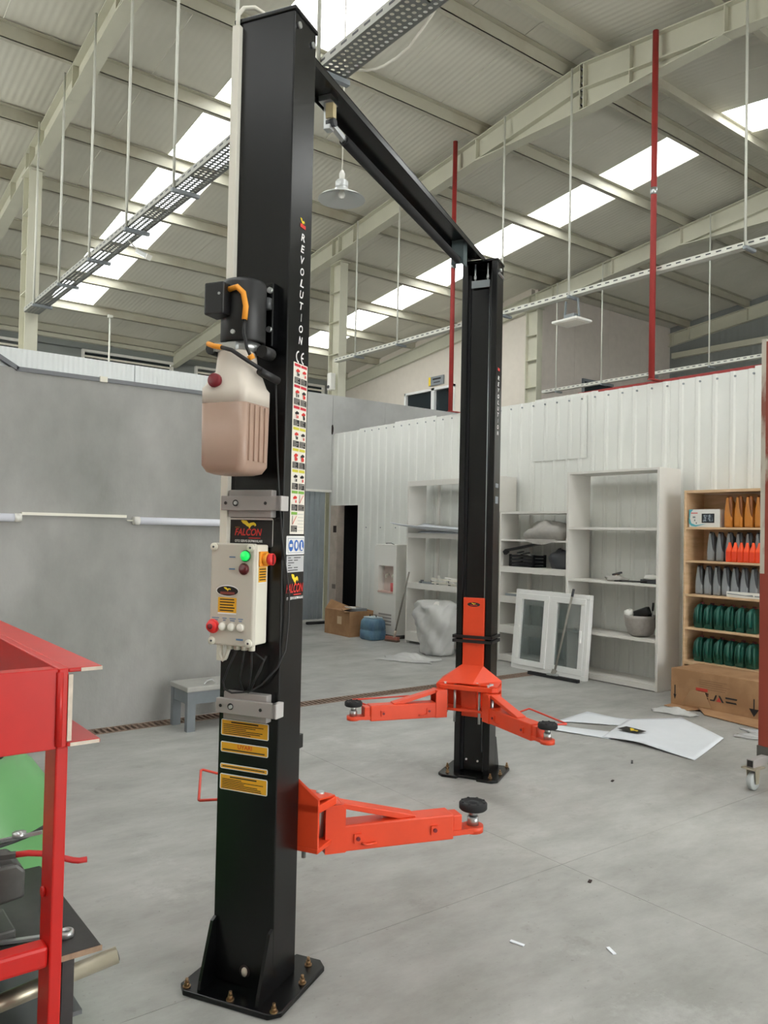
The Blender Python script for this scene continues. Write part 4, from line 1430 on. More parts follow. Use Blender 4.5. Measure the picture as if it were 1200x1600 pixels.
def make_jug(name, h, hx, hy, body, dark, cap, style):
    t = bpy.data.objects.new(name, None)
    col.objects.link(t)
    if style == 'slim':          # tall jug with a leaning neck and a dark strap handle
        spec = [(0.0, .86, .86, 0, 0, .5), (0.03, 1, 1, 0, 0, .45), (0.35, 1, 1, 0, 0, .45), (0.55, .96, .86, 0, 0.004, .5), (0.75, .85, .50, -0.004, 0.010, .6), (0.92, .5, .32, -0.03, 0.014, .8), (0.95, .3, .30, -0.045, 0.014, .9)]
        MB().loft(jug_rings(h, hy, hx, spec), body).build('body', t)
        MB().tube([(-hx * 0.45, -hy * 0.2, h * 0.955), (-hx * 0.8, -hy * 0.5, h * 0.94), (-hx * 1.0, -hy * 0.7, h * 0.84), (-hx * 1.0, -hy * 0.78, h * 0.62), (-hx * 0.95, -hy * 0.8, h * 0.46), (-hx * 0.85, -hy * 0.85, h * 0.32)], hy * 0.3, dark, 8, True, [hy * 0.3, hy * 0.42, hy * 0.4, hy * 0.34, hy * 0.24, hy * 0.12]).build('handle', t)
        MB().cyl((-0.045, 0.01, h * 0.945), (-0.045, 0.01, h), 0.019, cap, 12).build('cap', t)
        MB().box(-hx - 0.001, -hx + 0.004, -hy * 0.5, hy * 0.55, h * 0.06, h * 0.30, body).build('label_panel', t)
    elif style == 'can':         # squat jug with a carved grip
        spec = [(0.0, .88, .86, 0, 0, .4), (0.04, 1, 1, 0, 0, .4), (0.55, 1, 1, 0, 0, .35), (0.72, .96, .92, 0.004, 0, .4), (0.86, .8, .7, 0.006, 0, .5), (0.92, .45, .5, -0.02, 0, .7)]
        MB().loft(jug_rings(h, hy, hx, spec), body).build('body', t)
        m = MB().tube([(-hx * 0.35, 0, h * 0.9), (-hx * 0.85, 0.0, h * 0.86), (-hx * 1.12, 0, h * 0.72), (-hx * 1.15, 0, h * 0.45), (-hx * 1.05, 0, h * 0.2)], hy * 0.38, body, 8)
        m.build('handle', t)
        for s in (-1, 1):
            MB().tube([(-hx * 0.98, s * hy * 0.72, h * 0.12), (-hx * 1.02, s * hy * 0.8, h * 0.4), (-hx * 0.9, s * hy * 0.7, h * 0.74), (-hx * 0.5, s * hy * 0.5, h * 0.88)], hy * 0.2, body, 6).build('ridge', t)
        MB().cyl((-0.015, 0, h * 0.9), (-0.015, 0, h), 0.021, cap, 12).build('cap', t)
    else:                         # small pointed bottle
        spec = [(0.0, .9, .9, 0, 0, .35), (0.03, 1, 1, 0, 0, .35), (0.60, 1, 1, 0, 0, .35), (0.66, .95, .95, 0, 0, .4), (0.86, .5, .6, 0, 0.0, .6), (0.95, .4, .5, 0, 0.0, .8), (1.0, .4, .48, 0, 0.0, .9)]
        MB().loft(jug_rings(h, hy, hx, spec), body).build('body', t)
        MB().box(-hx - 0.002, -hx + 0.004, -hy * 0.8, hy * 0.8, h * 0.1, h * 0.56, mat('orange_bottle_label', (232, 66, 30), 0.5)).build('label_panel', t)
        MB().cyl((0, 0, h * 0.95), (0, 0, h + 0.012), 0.012, cap, 10).build('cap', t)
    return t


def jug_row(proto, x, ys_, z, labf, group, cat='oil jug'):
    for i, y in enumerate(ys_):
        o = proto if i == 0 and not proto.get('placed') else copy_tree(proto)
        proto['placed'] = 1
        o.location = (x, y, z)
        tag(o, labf(i), cat, group)
        if 'placed' in o and o is not proto:
            del o['placed']
    return


pa = make_jug('oil_jug', 0.315, 0.085, 0.044, M_AMBER, M_AMBERD, M_AMBERD, 'slim')
jug_row(pa, 7.70, [4.27, 4.165, 4.06, 3.955], 1.766, lambda i: '%s amber oil jug from the white carton on the top shelf' % ORD[i], 'amber oil jugs')
ps = make_jug('oil_jug', 0.30, 0.085, 0.042, M_SILVER, M_DKGREY, M_DKGREY, 'slim')
jug_row(ps, 7.76, [4.49, 4.39, 4.29, 4.19, 4.09, 3.99], 1.419, lambda i: '%s silver oil jug on the second shelf, behind the orange bottles' % ORD[i] if i > 1 else '%s silver oil jug from the plywood side on the second shelf' % ORD[i], 'silver oil jugs')
jug_row(ps, 7.74, [4.605, 4.508, 4.411, 4.314, 4.217, 4.12, 4.023], 1.069, lambda i: '%s silver oil jug from the plywood side on the third shelf' % ORD[i], 'silver oil jugs')
pg = make_jug('oil_jug', 0.262, 0.10, 0.049, M_OLIVE, M_OLIVE, M_MAROONCAP, 'can')
jug_row(pg, 7.74, [4.60 - 0.112 * k for k in range(6)], 0.723, lambda i: '%s dark green oil jug from the plywood side on the fourth shelf' % ORD[i], 'dark green oil jugs')
jug_row(pg, 7.74, [4.60 - 0.112 * k for k in range(6)], 0.379, lambda i: '%s dark green oil jug from the plywood side on the bottom shelf' % ORD[i], 'dark green oil jugs')
po = make_jug('oil_bottle', 0.185, 0.03, 0.029, M_ORANGEJ, M_ORANGEJ, M_ORANGEJ, 'bottle')
jug_row(po, 7.634, [4.255 - 0.061 * k for k in range(6)], 1.419, lambda i: '%s small bright orange bottle in front of the silver jugs' % ORD[i], 'small orange bottles', 'bottle')

t = thing('stereo_carton', 'white carton with a printed car stereo on the top plywood shelf', 'carton', (7.63, 4.36, 1.766))
MB().box(0, 0.14, 0, 0.345, 0, 0.185, M_WHITE).build('carton', t, bevel=0.002)
d = Decal((-0.001, 0.345, 0), (0, -1, 0), (0, 0, 1))
d.rect(0.145, 0.045, 0.285, 0.14, M_INK)
d.rect(0.158, 0.058, 0.272, 0.13, M_SCREEN)
d.poly([(0.005, 0.09), (0.0, 0.183), (0.05, 0.183), (0.02, 0.15), (0.012, 0.09)], M_TEAL)
d.poly([(0.0, 0.09), (0.012, 0.09), (0.03, 0.04), (0.08, 0.022), (0.2, 0.036), (0.08, 0.006), (0.03, 0.012), (0.0, 0.04)], M_TEAL)
d.rect(0.025, 0.142, 0.10, 0.150, M_LOGOR)
d.rect(0.045, 0.095, 0.075, 0.112, M_GREYSIGN)
d.rect(0.062, 0.062, 0.075, 0.08, M_GREYSIGN)
d.rect(0.082, 0.035, 0.092, 0.05, M_DKGREY)
d.build('printed_face', t)
t = thing('flat_carton', 'long flat white carton lying in front of the silver jugs', 'carton', (7.625, 3.80, 1.069))
MB().box(0, 0.03, 0, 0.48, 0, 0.055, M_WHITE).build('carton', t, bevel=0.002)
d = Decal((-0.001, 0.48, 0), (0, -1, 0), (0, 0, 1))
d.poly([(0.01, 0.04), (0.2, 0.028), (0.27, 0.036), (0.28, 0.02), (0.27, 0.018), (0.01, 0.03)], M_GREYSIGN)
d.rect(0.29, 0.018, 0.40, 0.03, M_GREYSIGN)
d.build('printed_face', t)

# ---- big upturned carton in front of the plywood bookcase
t = thing('cardboard_carton', 'large brown carton standing upside down before the plywood bookcase', 'carton', (7.08, 3.5, 0))
MB().box(0, 0.50, 0, 1.04, 0.012, 0.372, M_CARD).build('carton', t, bevel=0.003)
MB().add([(0.0, 0.10, 0.03), (0.0, 0.74, 0.03), (-0.14, 0.60, 0.006), (-0.22, 0.02, 0.004)], [(0, 1, 2, 3)], M_CARD).build('front_flap', t, solid=0.006)
MB().add([(-0.002, 0.62, 0.05), (-0.002, 0.92, 0.03), (-0.05, 0.80, 0.20), (-0.04, 0.66, 0.19)], [(0, 1, 2, 3)], M_CARDIN).build('side_flap', t, solid=0.006)
MB().add([(0.0, 0.74, 0.012), (0.0, 1.04, 0.012), (-0.10, 1.05, 0.008), (-0.12, 0.80, 0.004)], [(0, 1, 2, 3)], M_CARD).build('front_flap', t, solid=0.006)
d = Decal((-0.001, 1.04, 0), (0, -1, 0), (0, 0, 1))
for (a, k_) in ((0.045, 0), (0.84, 1)):
    d.rect(a - 0.006, 0.10, a + 0.006, 0.21, M_INK)
    d.poly([(a - 0.016 - 0.03 * k_, 0.12), (a + 0.016 + 0.03 * k_, 0.12), (a, 0.07 - 0.02 * k_)], M_INK)
d.lines(0.30, 0.21, 0.62, 0.31, 5, mat('card_print', (128, 94, 66), 0.8), 0.22, 0.3)
d.rect(0.27, 0.195, 0.39, 0.222, mat('card_red', (196, 66, 52), 0.6))
# stylised four-glyph mark
q = 0.30
d.poly([(q, .19), (q + .03, .17), (q + .10, .17), (q + .10, .182), (q + .04, .182)], M_INK)
d.poly([(q + .02, .155), (q + .10, .155), (q + .10, .165), (q + .03, .165)], M_INK)
d.poly([(q + .03, .128), (q + .10, .128), (q + .09, .142), (q + .03, .142)], M_INK)
d.poly([(q + .115, .122), (q + .16, .122), (q + .185, .182), (q + .17, .182), (q + .15, .134), (q + .115, .134)], M_INK)
d.poly([(q + .20, .182), (q + .215, .182), (q + .255, .122), (q + .238, .122)], M_INK)
d.poly([(q + .178, .124), (q + .23, .124), (q + .205, .17)], mat('card_red', (196, 66, 52), 0.6))
d.poly([(q + .27, .165), (q + .38, .165), (q + .385, .18), (q + .27, .18)], M_INK)
d.poly([(q + .28, .128), (q + .38, .128), (q + .375, .143), (q + .27, .143)], M_INK)
d.build('printed_face', t)

# ---- things on the white shelves
t = thing('curved_sheet', 'white curved plastic sheet lying on the first bookcase, end drooping out', 'sheet', (7.48, 8.0, 1.645))


def sheet_fn(u, v):
    y = u * (1.52 if v < 0.2 else (1.27 if v > 0.3 else 1.4))
    return (-0.08 + 0.48 * v, y, 0.06 + 0.10 * u * u - 0.06 * math.sin(math.pi * v) + 0.012 * math.sin(5 * u))


MB().grid(sheet_fn, 14, 8, M_PAPER).build('sheet', t, solid=0.006)
MB().grid(lambda u, v: (0.12 + 0.22 * v, 0.1 + 1.0 * u, 0.004 + 0.03 * math.sin(math.pi * v)), 8, 6, M_PAPER).build('lower_sheet', t, solid=0.004)
for i, (y, x, lab) in enumerate(((8.95, 7.66, 'dark grey clamp on the middle board of the first bookcase'), (8.72, 7.70, 'white plastic fittings heaped on the middle board of the first bookcase'), (8.42, 7.66, 'white curved bracket on the first bookcase, next to the far lift column'))):
    if i == 0:
        t = thing('clamp', lab, 'tool', (x, y, 0.901))
        MB().bar((0, -0.15, 0.015), (0, 0.15, 0.015), 0.04, 0.03, M_GREYSIGN).build('bar', t)
        MB().cyl((0.0, 0.1, 0.0), (0.0, 0.1, 0.05), 0.025, M_DKGREY, 10).build('knob', t)
        MB().bar((0.01, -0.12, 0.0), (0.01, -0.12, 0.06), 0.03, 0.03, M_DKGREY).build('jaw', t)
    else:
        t = thing('fitting', lab, 'fitting', (x, y, 0.901))
        for k in range(4):
            a = random.uniform(0, 3)
            MB().bar((-0.10 * math.cos(a), -0.12 * math.sin(a), 0.02 + 0.022 * k), (0.10 * math.cos(a), 0.12 * math.sin(a), 0.028 + 0.03 * k), 0.03, 0.02, M_WHITE if k % 2 else M_IVORY).build('plastic_piece', t)
        MB().cyl((0.02, 0.05, 0.0), (0.02, 0.05, 0.09), 0.02, M_DKGREY, 10).build('dark_knob', t)


def lump(mb, cx_, cy_, cz_, rx, ry, rz, m_, seed, amp=0.14, nu=18, nv=12, flat=-0.6):
    rr = random.Random(seed)
    ph = [rr.uniform(0, 6.28) for _ in range(8)]
    vs_, fs = [], []
    for j in range(nv + 1):
        th = math.pi * j / nv
        for i in range(nu):
            p = 2 * math.pi * i / nu
            r_ = 1 + amp * (math.sin(3 * p + ph[0]) * math.sin(2 * th + ph[1]) + 0.6 * math.sin(7 * p + ph[2] + 2 * th) * math.sin(th) + 0.5 * math.sin(5 * th + ph[3] + p))
            z = max(flat, math.cos(th) * r_)
            vs_.append((cx_ + rx * r_ * math.sin(th) * math.cos(p), cy_ + ry * r_ * math.sin(th) * math.sin(p), cz_ + rz * z))
    for j in range(nv):
        for i in range(nu):
            fs.append((j * nu + i, j * nu + (i + 1) % nu, (j + 1) * nu + (i + 1) % nu, (j + 1) * nu + i))
    return mb.add(vs_, fs, m_, True)


m = lump(MB(), 7.72, 6.70, 1.586 + 0.09, 0.14, 0.32, 0.15, M_CLOTH, 3)
m.grid(lambda u, v: (7.585 - 0.01 * math.sin(9 * u), 6.46 + 0.5 * u, 1.60 - 0.09 * v * (0.4 + 0.6 * math.sin(math.pi * u)) + 0.02 * v), 12, 4, M_CLOTH)
tag(m.build('cloth'), 'crumpled grey cloth hanging over a shelf of the short bookcase', 'cloth')
t = thing('parts_crate', 'black plastic crate of parts on the short bookcase', 'crate', (7.62, 6.84, 1.236))
MB().box(0, 0.24, 0, 0.42, 0, 0.02, M_BLACKP).build('crate_base', t)
for (a, b_, c_, e_) in ((0, 0.012, 0, 0.42), (0.228, 0.24, 0, 0.42), (0, 0.24, 0, 0.012), (0, 0.24, 0.408, 0.42)):
    for z in (0.03, 0.075, 0.12):
        MB().box(a, b_, c_, e_, z, z + 0.03, M_BLACKP).build('slat', t)
for (a, c_) in ((0, 0), (0, 0.395), (0.215, 0), (0.215, 0.395)):
    MB().box(a, a + 0.025, c_, c_ + 0.025, 0, 0.16, M_BLACKP).build('corner_post', t)
for k in range(3):
    MB().bar((-0.02, 0.05 + 0.1 * k, 0.16 + 0.01 * k), (0.20, 0.16 + 0.1 * k, 0.17 + 0.012 * k), 0.03, 0.015, M_DKGREY if k else M_ZINC).build('loose_part', t)
t = thing('wiper_arm', 'long black bar sloping across the crate on the short bookcase', 'bar', (7.62, 6.74, 1.41))
MB().bar((0, 0.58, 0.03), (0.02, 0.02, 0.13), 0.05, 0.03, M_BLACKP).build('bar', t)
MB().bar((0.0, 0.60, -0.005), (0.0, 0.55, 0.03), 0.05, 0.05, M_BLACKP).build('tip', t)
tag(lump(MB(), 7.74, 6.50, 1.236 + 0.09, 0.10, 0.16, 0.15, M_DKGREY, 9).build('sack'), 'dark grey sack slumped under the grey cloth on the short bookcase', 'sack')
tag(MB().box(7.64, 7.74, 7.12, 7.34, 0.851, 0.883, M_GREYSIGN).box(7.66, 7.72, 7.14, 7.32, 0.883, 0.89, M_IVORY).build('small_box', bevel=0.003), 'small flat grey box on the short bookcase, third board down', 'box')

t = thing('rag', 'brown rag with small metal parts on the tall white bookcase', 'rag', (7.68, 5.64, 1.143))
lump(MB(), 0, 0, 0.026, 0.10, 0.14, 0.035, M_CLOTH, 4).build('cloth', t)
for k in range(5):
    MB().bar((-0.05 + 0.02 * k, -0.05 + 0.03 * k, 0.02 + 0.012 * k), (0.05 - 0.01 * k, 0.06 - 0.03 * k, 0.05 + 0.012 * k), 0.025, 0.02, (M_BRISTLE, M_DKGREY, M_IVORY)[k % 3]).build('loose_part', t)
t = thing('pry_bar', 'thin black bar lying on the tall white bookcase', 'tool', (7.60, 5.2, 1.143))
MB().tube([(0, 0.34, 0.010), (0.0, 0.12, 0.014), (0.0, -0.02, 0.018)], 0.009, M_BLACKP, 8).build('rod', t)
MB().bar((0, 0.40, 0.008), (0, 0.30, 0.012), 0.03, 0.012, M_BLACKP).build('tip', t)
t = thing('drill_case', 'small black tool under a white rag on the tall bookcase', 'tool', (7.66, 5.16, 1.143))
MB().box(-0.06, 0.08, -0.11, 0.11, 0, 0.045, M_DKGREY).build('case', t, bevel=0.006)
lump(MB(), 0.0, 0.0, 0.065, 0.08, 0.10, 0.032, M_WHITE, 6).build('rag', t)
t = thing('metal_bowl', 'round grey metal bowl on the lower board of the tall white bookcase', 'bowl', (7.70, 5.325, 0.549))
MB().lathe([(0.0, 0.0), (0.09, 0.0), (0.13, 0.03), (0.165, 0.12), (0.172, 0.20), (0.176, 0.235), (0.170, 0.235), (0.166, 0.20), (0.158, 0.12), (0.12, 0.035), (0.0, 0.012)], mat('enamel_grey', (158, 152, 146), 0.45, 0.2, var=0.1, scale=30), 28).build('bowl', t)
MB().tube([(0, -0.17, 0.2), (0.0, -0.20, 0.22), (0, -0.19, 0.245)], 0.006, M_ZINC, 6).build('handle', t)
t = thing('power_tool', 'black power tool lying in the grey metal bowl', 'tool', (7.70, 5.325, 0.57))
MB().bar((-0.02, 0.09, 0.19), (0.02, -0.10, 0.27), 0.09, 0.10, M_BLACKP).build('motor_housing', t, bevel=0.015)
MB().cyl((0.02, -0.08, 0.22), (0.06, -0.13, 0.12), 0.03, M_BLACKP, 10).build('grip', t)
MB().cyl((-0.02, 0.09, 0.19), (-0.04, 0.14, 0.17), 0.03, M_ZINC, 12).build('chuck', t)
MB().cyl((-0.02, 0.0, -0.006), (-0.02, 0.0, 0.20), 0.03, M_DKGREY, 10).build('battery', t)
t = thing('screwdriver', 'thin screwdriver standing up in the grey metal bowl', 'tool', (7.72, 5.20, 0.60))
MB().tube([(0, 0, 0.0), (0, -0.015, 0.25)], 0.004, M_ZINC, 6).build('shaft', t)
MB().cyl((0, -0.014, 0.24), (0, -0.02, 0.33), 0.011, M_BLACKP, 8).build('handle', t)
tag(lump(MB(), 7.64, 5.43, 0.79, 0.06, 0.06, 0.05, M_WHITE, 12).build('paper_wad'), 'white paper wad on the rim of the grey metal bowl', 'paper')

# ---- PVC window leaning on the shelves
t = thing('pvc_window', 'white two-sash plastic window leaning against the bookcases', 'window', (7.36, 5.815, 0.0))
wT = Matrix.Rotation(R(5.0), 4, 'Y')


def wb(y0, y1, z0, z1, x0, x1, m_, name, bevel=0.004, par=None):
    mb = MB()
    mb.T = wT
    mb.box(x0, x1, y0, y1, z0, z1, m_)
    return mb.build(name, par or t, bevel=bevel)


WW, WH = 1.14, 0.975
for a in ((0, WW, 0, 0.055), (0, WW, WH - 0.055, WH), (0, 0.055, 0.055, WH - 0.055), (WW - 0.055, WW, 0.055, WH - 0.055), (WW / 2 - 0.03, WW / 2 + 0.03, 0.055, WH - 0.055)):
    wb(*a, 0.0, 0.065, M_PVC, 'frame_member')
for (s0, s1, dx) in ((0.05, WW / 2 - 0.025, -0.004), (WW / 2 + 0.025, WW - 0.05, -0.016)):
    sash = wb(s0, s1, 0.05, 0.12, dx, 0.05, M_PVC, 'sash')
    for a in ((s0, s1, WH - 0.12, WH - 0.05), (s0, s0 + 0.07, 0.12, WH - 0.12), (s1 - 0.07, s1, 0.12, WH - 0.12)):
        wb(*a, dx, 0.05, M_PVC, 'sash_rail', par=sash)
    wb(s0 + 0.07, s1 - 0.07, 0.12, WH - 0.12, 0.02, 0.026, M_GLASS, 'pane', 0, sash)
mb = MB(); mb.T = wT
mb.cyl((-0.016, 1.045, 0.52), (-0.03, 1.045, 0.52), 0.014, M_PVC, 10)
mb.build('lock_button', t)
mb = MB(); mb.T = wT
mb.box(-0.03, -0.004, 0.08, 0.105, 0.42, 0.56, M_PVC)
mb.build('handle', t, bevel=0.006)

# ---- squeegee, broom, dispenser, boxes
t = thing('floor_squeegee', 'floor squeegee with a wooden handle leaning on the plastic window', 'squeegee', (7.20, 6.13, 0))
MB().bar((-0.02, 0.36, 0.02), (0.01, -0.35, 0.02), 0.05, 0.035, M_RUBBER).build('blade', t)
MB().bar((-0.01, 0.08, 0.045), (0.0, -0.06, 0.045), 0.05, 0.02, M_ZINC).bar((0.0, 0.01, 0.05), (0.02, 0.0, 0.10), 0.05, 0.04, M_BROOM).build('socket', t)
MB().tube([(0.01, 0.0, 0.06), (0.215, -0.09, 1.0)], 0.013, M_BROOM, 10).build('handle', t)
MB().tube([(0.203, -0.085, 0.94), (0.222, -0.092, 1.03)], 0.015, M_DKGREY, 10).build('grip', t)
t = thing('broom', 'broom leaning on the water dispenser', 'broom', (7.45, 9.50, 0))
MB().bar((0.0, 0.12, 0.05), (0.05, -0.12, 0.05), 0.06, 0.05, mat('broom_block', (150, 96, 84), 0.7)).build('head', t, bevel=0.006)
MB().bar((0.0, 0.12, 0.014), (0.05, -0.12, 0.014), 0.07, 0.028, M_BRISTLE).build('bristles', t)
MB().tube([(0.02, -0.05, 0.07), (0.10, -0.28, 1.06)], 0.013, M_BROOM, 10).build('handle', t)
MB().cyl((0.02, -0.05, 0.06), (0.03, -0.075, 0.17), 0.02, M_BARE, 10).build('socket', t)

t = thing('water_dispenser', 'old white water dispenser with a recessed tap bay', 'water dispenser', (7.62, 9.62, 0))
W_ = 0.56
m = MB()
m.box(0.0, 0.34, 0, W_, 0.06, 0.70, M_WHITE).box(0.0, 0.34, 0, W_, 1.12, 1.43, M_WHITE).box(0.0, 0.34, 0, 0.07, 0.70, 1.12, M_WHITE).box(0.0, 0.34, W_ - 0.11, W_, 0.70, 1.12, M_WHITE).box(0.12, 0.34, 0.07, W_ - 0.11, 0.70, 1.12, mat('bay_pinkish', (206, 190, 182), 0.6))
m.build('cabinet', t)
MB().box(0.01, 0.33, 0.01, W_ - 0.01, 1.43, 1.455, M_WHITE).build('top', t, bevel=0.008)
MB().box(0.015, 0.33, 0.02, W_ - 0.02, 0.0, 0.06, M_DKGREY).build('plinth', t)
MB().box(-0.012, 0.10, 0.07, W_ - 0.11, 0.70, 0.725, mat('drip_tray', (206, 176, 166), 0.5)).build('drip_tray', t)
MB().lathe([(0.0, 0), (0.045, 0), (0.05, 0.13), (0.0, 0.135)], mat('pink_cup', (218, 104, 104), 0.5), 14, (0.06, 0.14, 0.726)).build('cup', t)
for y in (0.17, 0.33):
    MB().cyl((0.12, y, 0.98), (0.06, y, 0.97), 0.02, M_IVORY, 10).cyl((0.06, y, 0.97), (0.06, y, 0.93), 0.014, M_IVORY, 8).build('tap', t)
for z in (0.20, 0.25, 0.30, 0.35):
    MB().box(-0.004, 0.01, 0.10, 0.42, z, z + 0.028, mat('vent_grey', (150, 146, 142), 0.6)).build('vent_slat', t)
MB().tube([(0.03, 0.1, 1.455), (0.05, 0.2, 1.475), (0.1, 0.4, 1.47), (0.2, 0.5, 1.46)], 0.006, M_CABLE, 6).build('cable', t)

t = thing('open_carton', 'open brown cardboard box on the floor near the dark doorway', 'carton', (7.16, 10.18, 0))
for (a, b_, c_, e_) in ((0, 0.008, 0, 0.70), (0.45, 0.458, 0, 0.70), (0.008, 0.45, 0, 0.008), (0.008, 0.45, 0.692, 0.70)):
    MB().box(a, b_, c_, e_, 0, 0.395, M_CARD).build('side', t)
MB().box(0.008, 0.45, 0.008, 0.692, 0.0, 0.01, M_CARDIN).build('bottom', t)
MB().add([(0.0, 0.69, 0.395), (0.0, 0.20, 0.395), (0.16, 0.14, 0.44), (0.10, 0.68, 0.54)], [(0, 1, 2, 3)], M_CARD).build('flap', t, solid=0.006)
MB().add([(0.0, 0.20, 0.395), (0.0, 0.01, 0.395), (-0.10, 0.0, 0.40), (-0.03, 0.19, 0.44)], [(0, 1, 2, 3)], M_CARDIN).build('flap', t, solid=0.006)
MB().add([(0.45, 0.69, 0.395), (0.45, 0.01, 0.395), (0.60, 0.02, 0.36), (0.60, 0.68, 0.40)], [(0, 1, 2, 3)], M_CARD).build('flap', t, solid=0.006)
MB().box(-0.002, 0.0, 0.22, 0.34, 0.18, 0.30, mat('carton_label', (206, 180, 146), 0.7)).build('label_print', t)
tag(MB().box(7.30, 7.52, 10.22, 10.62, 0.35, 0.43, M_GREYSIGN).box(7.28, 7.36, 10.3, 10.5, 0.43, 0.45, M_WHITE).build('scrap_parts'), 'grey scrap parts sticking out of the open cardboard box', 'scrap')
m = MB()
rgs = []
for (z, hx, hy, rd) in ((0.0, .13, .15, .06), (0.02, .15, .17, .06), (0.14, .15, .17, .06), (0.15, .14, .16, .06), (0.16, .15, .17, .06), (0.28, .145, .165, .07), (0.32, .12, .14, .08), (0.335, .06, .07, .05)):
    rgs.append(rrect(0, 0, z, hx, hy, rd))
t = thing('water_canister', 'translucent blue plastic canister beside the open cardboard box', 'canister', (7.36, 9.84, 0))
MB().loft(rgs, mat('blue_canister_body', (104, 138, 158), 0.35, rgb2=(72, 104, 132), scale=6, stretch=(1, 1, 0.5))).build('body', t)
MB().box(-0.10, 0.10, -0.12, 0.12, 0.325, 0.345, mat('pale_blue_lid', (176, 192, 198), 0.5)).build('lid', t, bevel=0.01)
MB().tube([(0, -0.08, 0.34), (0, -0.08, 0.375), (0, 0.08, 0.375), (0, 0.08, 0.34)], 0.01, M_DKGREY, 8).build('handle', t)
t = thing('paint_can', 'small dark paint can half hidden behind the open cardboard box', 'can', (7.42, 11.08, 0))
MB().lathe([(0.0, 0), (0.10, 0), (0.10, 0.24), (0.095, 0.25), (0.0, 0.25)], mat('can_blue_grey', (86, 104, 112), 0.5), 18).build('body', t)
MB().lathe([(0.0, 0), (0.104, 0), (0.104, 0.015), (0.0, 0.015)], M_WHITE, 18, (0, 0, 0.245)).build('lid', t)
tag(lump(MB(), 7.78, 10.42, 0.10, 0.09, 0.20, 0.16, mat('olive_sack', (132, 120, 92), 0.9), 21).build('sack'), 'small olive sack slumped at the foot of the white wall', 'sack')
tag(MB().box(7.45, 7.95, 11.86, 11.94, 0.0, 0.05, M_RUBBER).build('rubber_hose', bevel=0.02), 'black rubber strip on the floor before the galvanised sheets', 'strip')

# ---- bags and film
t = thing('plastic_sack', 'bulging milky plastic sack in front of the first bookcase', 'sack', (7.22, 8.18, 0))
rgs = []
rr = random.Random(5)
prof = [(0.0, 0.16), (0.03, 0.20), (0.09, 0.205), (0.15, 0.215), (0.21, 0.225), (0.27, 0.245), (0.33, 0.27), (0.39, 0.295), (0.45, 0.31), (0.51, 0.315), (0.57, 0.31), (0.62, 0.285), (0.66, 0.30), (0.69, 0.27), (0.70, 0.16), (0.695, 0.03)]
for j, (z, r_) in enumerate(prof):
    ring = []
    for k in range(40):
        a = 2 * math.pi * k / 40
        w_ = 1 + 0.09 * math.sin(5 * a + 0.7 * j) + 0.07 * math.sin(11 * a - 1.1 * j) + rr.uniform(-.055, .055)
        ring.append((r_ * w_ * math.cos(a), r_ * w_ * 1.1 * math.sin(a), max(0.0, z + (0.03 * math.sin(3 * a) + 0.02 * math.sin(7 * a + 1)) * z * 1.4)))
    rgs.append(ring)
MB().loft(rgs, M_FILM2).build('film', t)
lump(MB(), 0.02, -0.02, 0.53, 0.22, 0.26, 0.17, M_WHITE, 31, 0.12).build('crumpled_contents', t)
MB().tube([(0.0, 0.30, 0.56), (0.0, 0.38, 0.60), (0.0, 0.46, 0.59)], 0.018, M_BLACKP, 8).build('black_handle', t)
MB().tube([(0.05, -0.15, 0.66), (0.05, -0.24, 0.69), (0.05, -0.32, 0.64)], 0.018, M_BLACKP, 8).build('black_handle', t)


def crumple(cx_, cy_, w_, l_, amp, seed, m_, name, lab, rot=0.0, n=26, peak=0.0):
    rr_ = random.Random(seed)
    ph = [rr_.uniform(0, 6.28) for _ in range(10)]
    c_, s_ = math.cos(rot), math.sin(rot)

    def fn(u, v):
        a, b_ = (u - 0.5) * w_, (v - 0.5) * l_
        edge = 1 + 0.10 * math.sin(6 * u * 3 + ph[0]) + 0.08 * math.sin(9 * v + ph[1])
        a *= edge; b_ *= 1 + 0.12 * math.sin(7 * u + ph[2])
        z = 0.5 + 0.5 * math.sin(11 * u + 5 * v + ph[3]) * math.sin(9 * v - 4 * u + ph[4])
        z = z * 0.6 + 0.4 * abs(math.sin(17 * u - 13 * v + ph[5]))
        f = math.sin(math.pi * u) * math.sin(math.pi * v)
        z = 0.003 + amp * z * (0.25 + 0.75 * f) + peak * f ** 3
        return (cx_ + a * c_ - b_ * s_, cy_ + a * s_ + b_ * c_, z)
    return tag(MB().grid(fn, n, n, m_).build(name, solid=0.0015), lab, 'plastic film')


crumple(6.60, 8.02, 0.40, 0.72, 0.05, 3, M_FILM2, 'plastic_film', 'crumpled white plastic film on the floor beside the bulging sack', 0.5, peak=0.06)
crumple(6.74, 3.18, 0.34, 0.80, 0.05, 8, M_FILM, 'plastic_film', 'clear plastic film crumpled on the floor before the upturned carton', 0.35)
crumple(6.80, 4.32, 0.20, 0.40, 0.05, 12, M_FILM2, 'plastic_film', 'small twist of plastic film against the upturned carton', 0.2, 16, peak=0.02)

# ---- paper sheet on the floor
t = thing('paper_sheet', 'large white paper banner with a printed bird lying on the floor', 'paper', (5.8, 4.0, 0))


def strip(near_, far_, nu, nv, z0, amp):
    def at(pl, u):
        k = u * (len(pl) - 1)
        i = min(int(k), len(pl) - 2)
        f = k - i
        return pl[i][0] * (1 - f) + pl[i + 1][0] * f, pl[i][1] * (1 - f) + pl[i + 1][1] * f

    def fn(u, v):
        a, b_ = at(near_, u), at(far_, u)
        x, y = a[0] * (1 - v) + b_[0] * v, a[1] * (1 - v) + b_[1] * v
        return (x - 5.8, y - 4.0, z0 + amp * (0.5 + 0.5 * math.sin(4 * u + 3 * v)) * (0.3 + 0.7 * math.sin(math.pi * u)))
    return MB().grid(fn, nu, nv, M_PAPER)


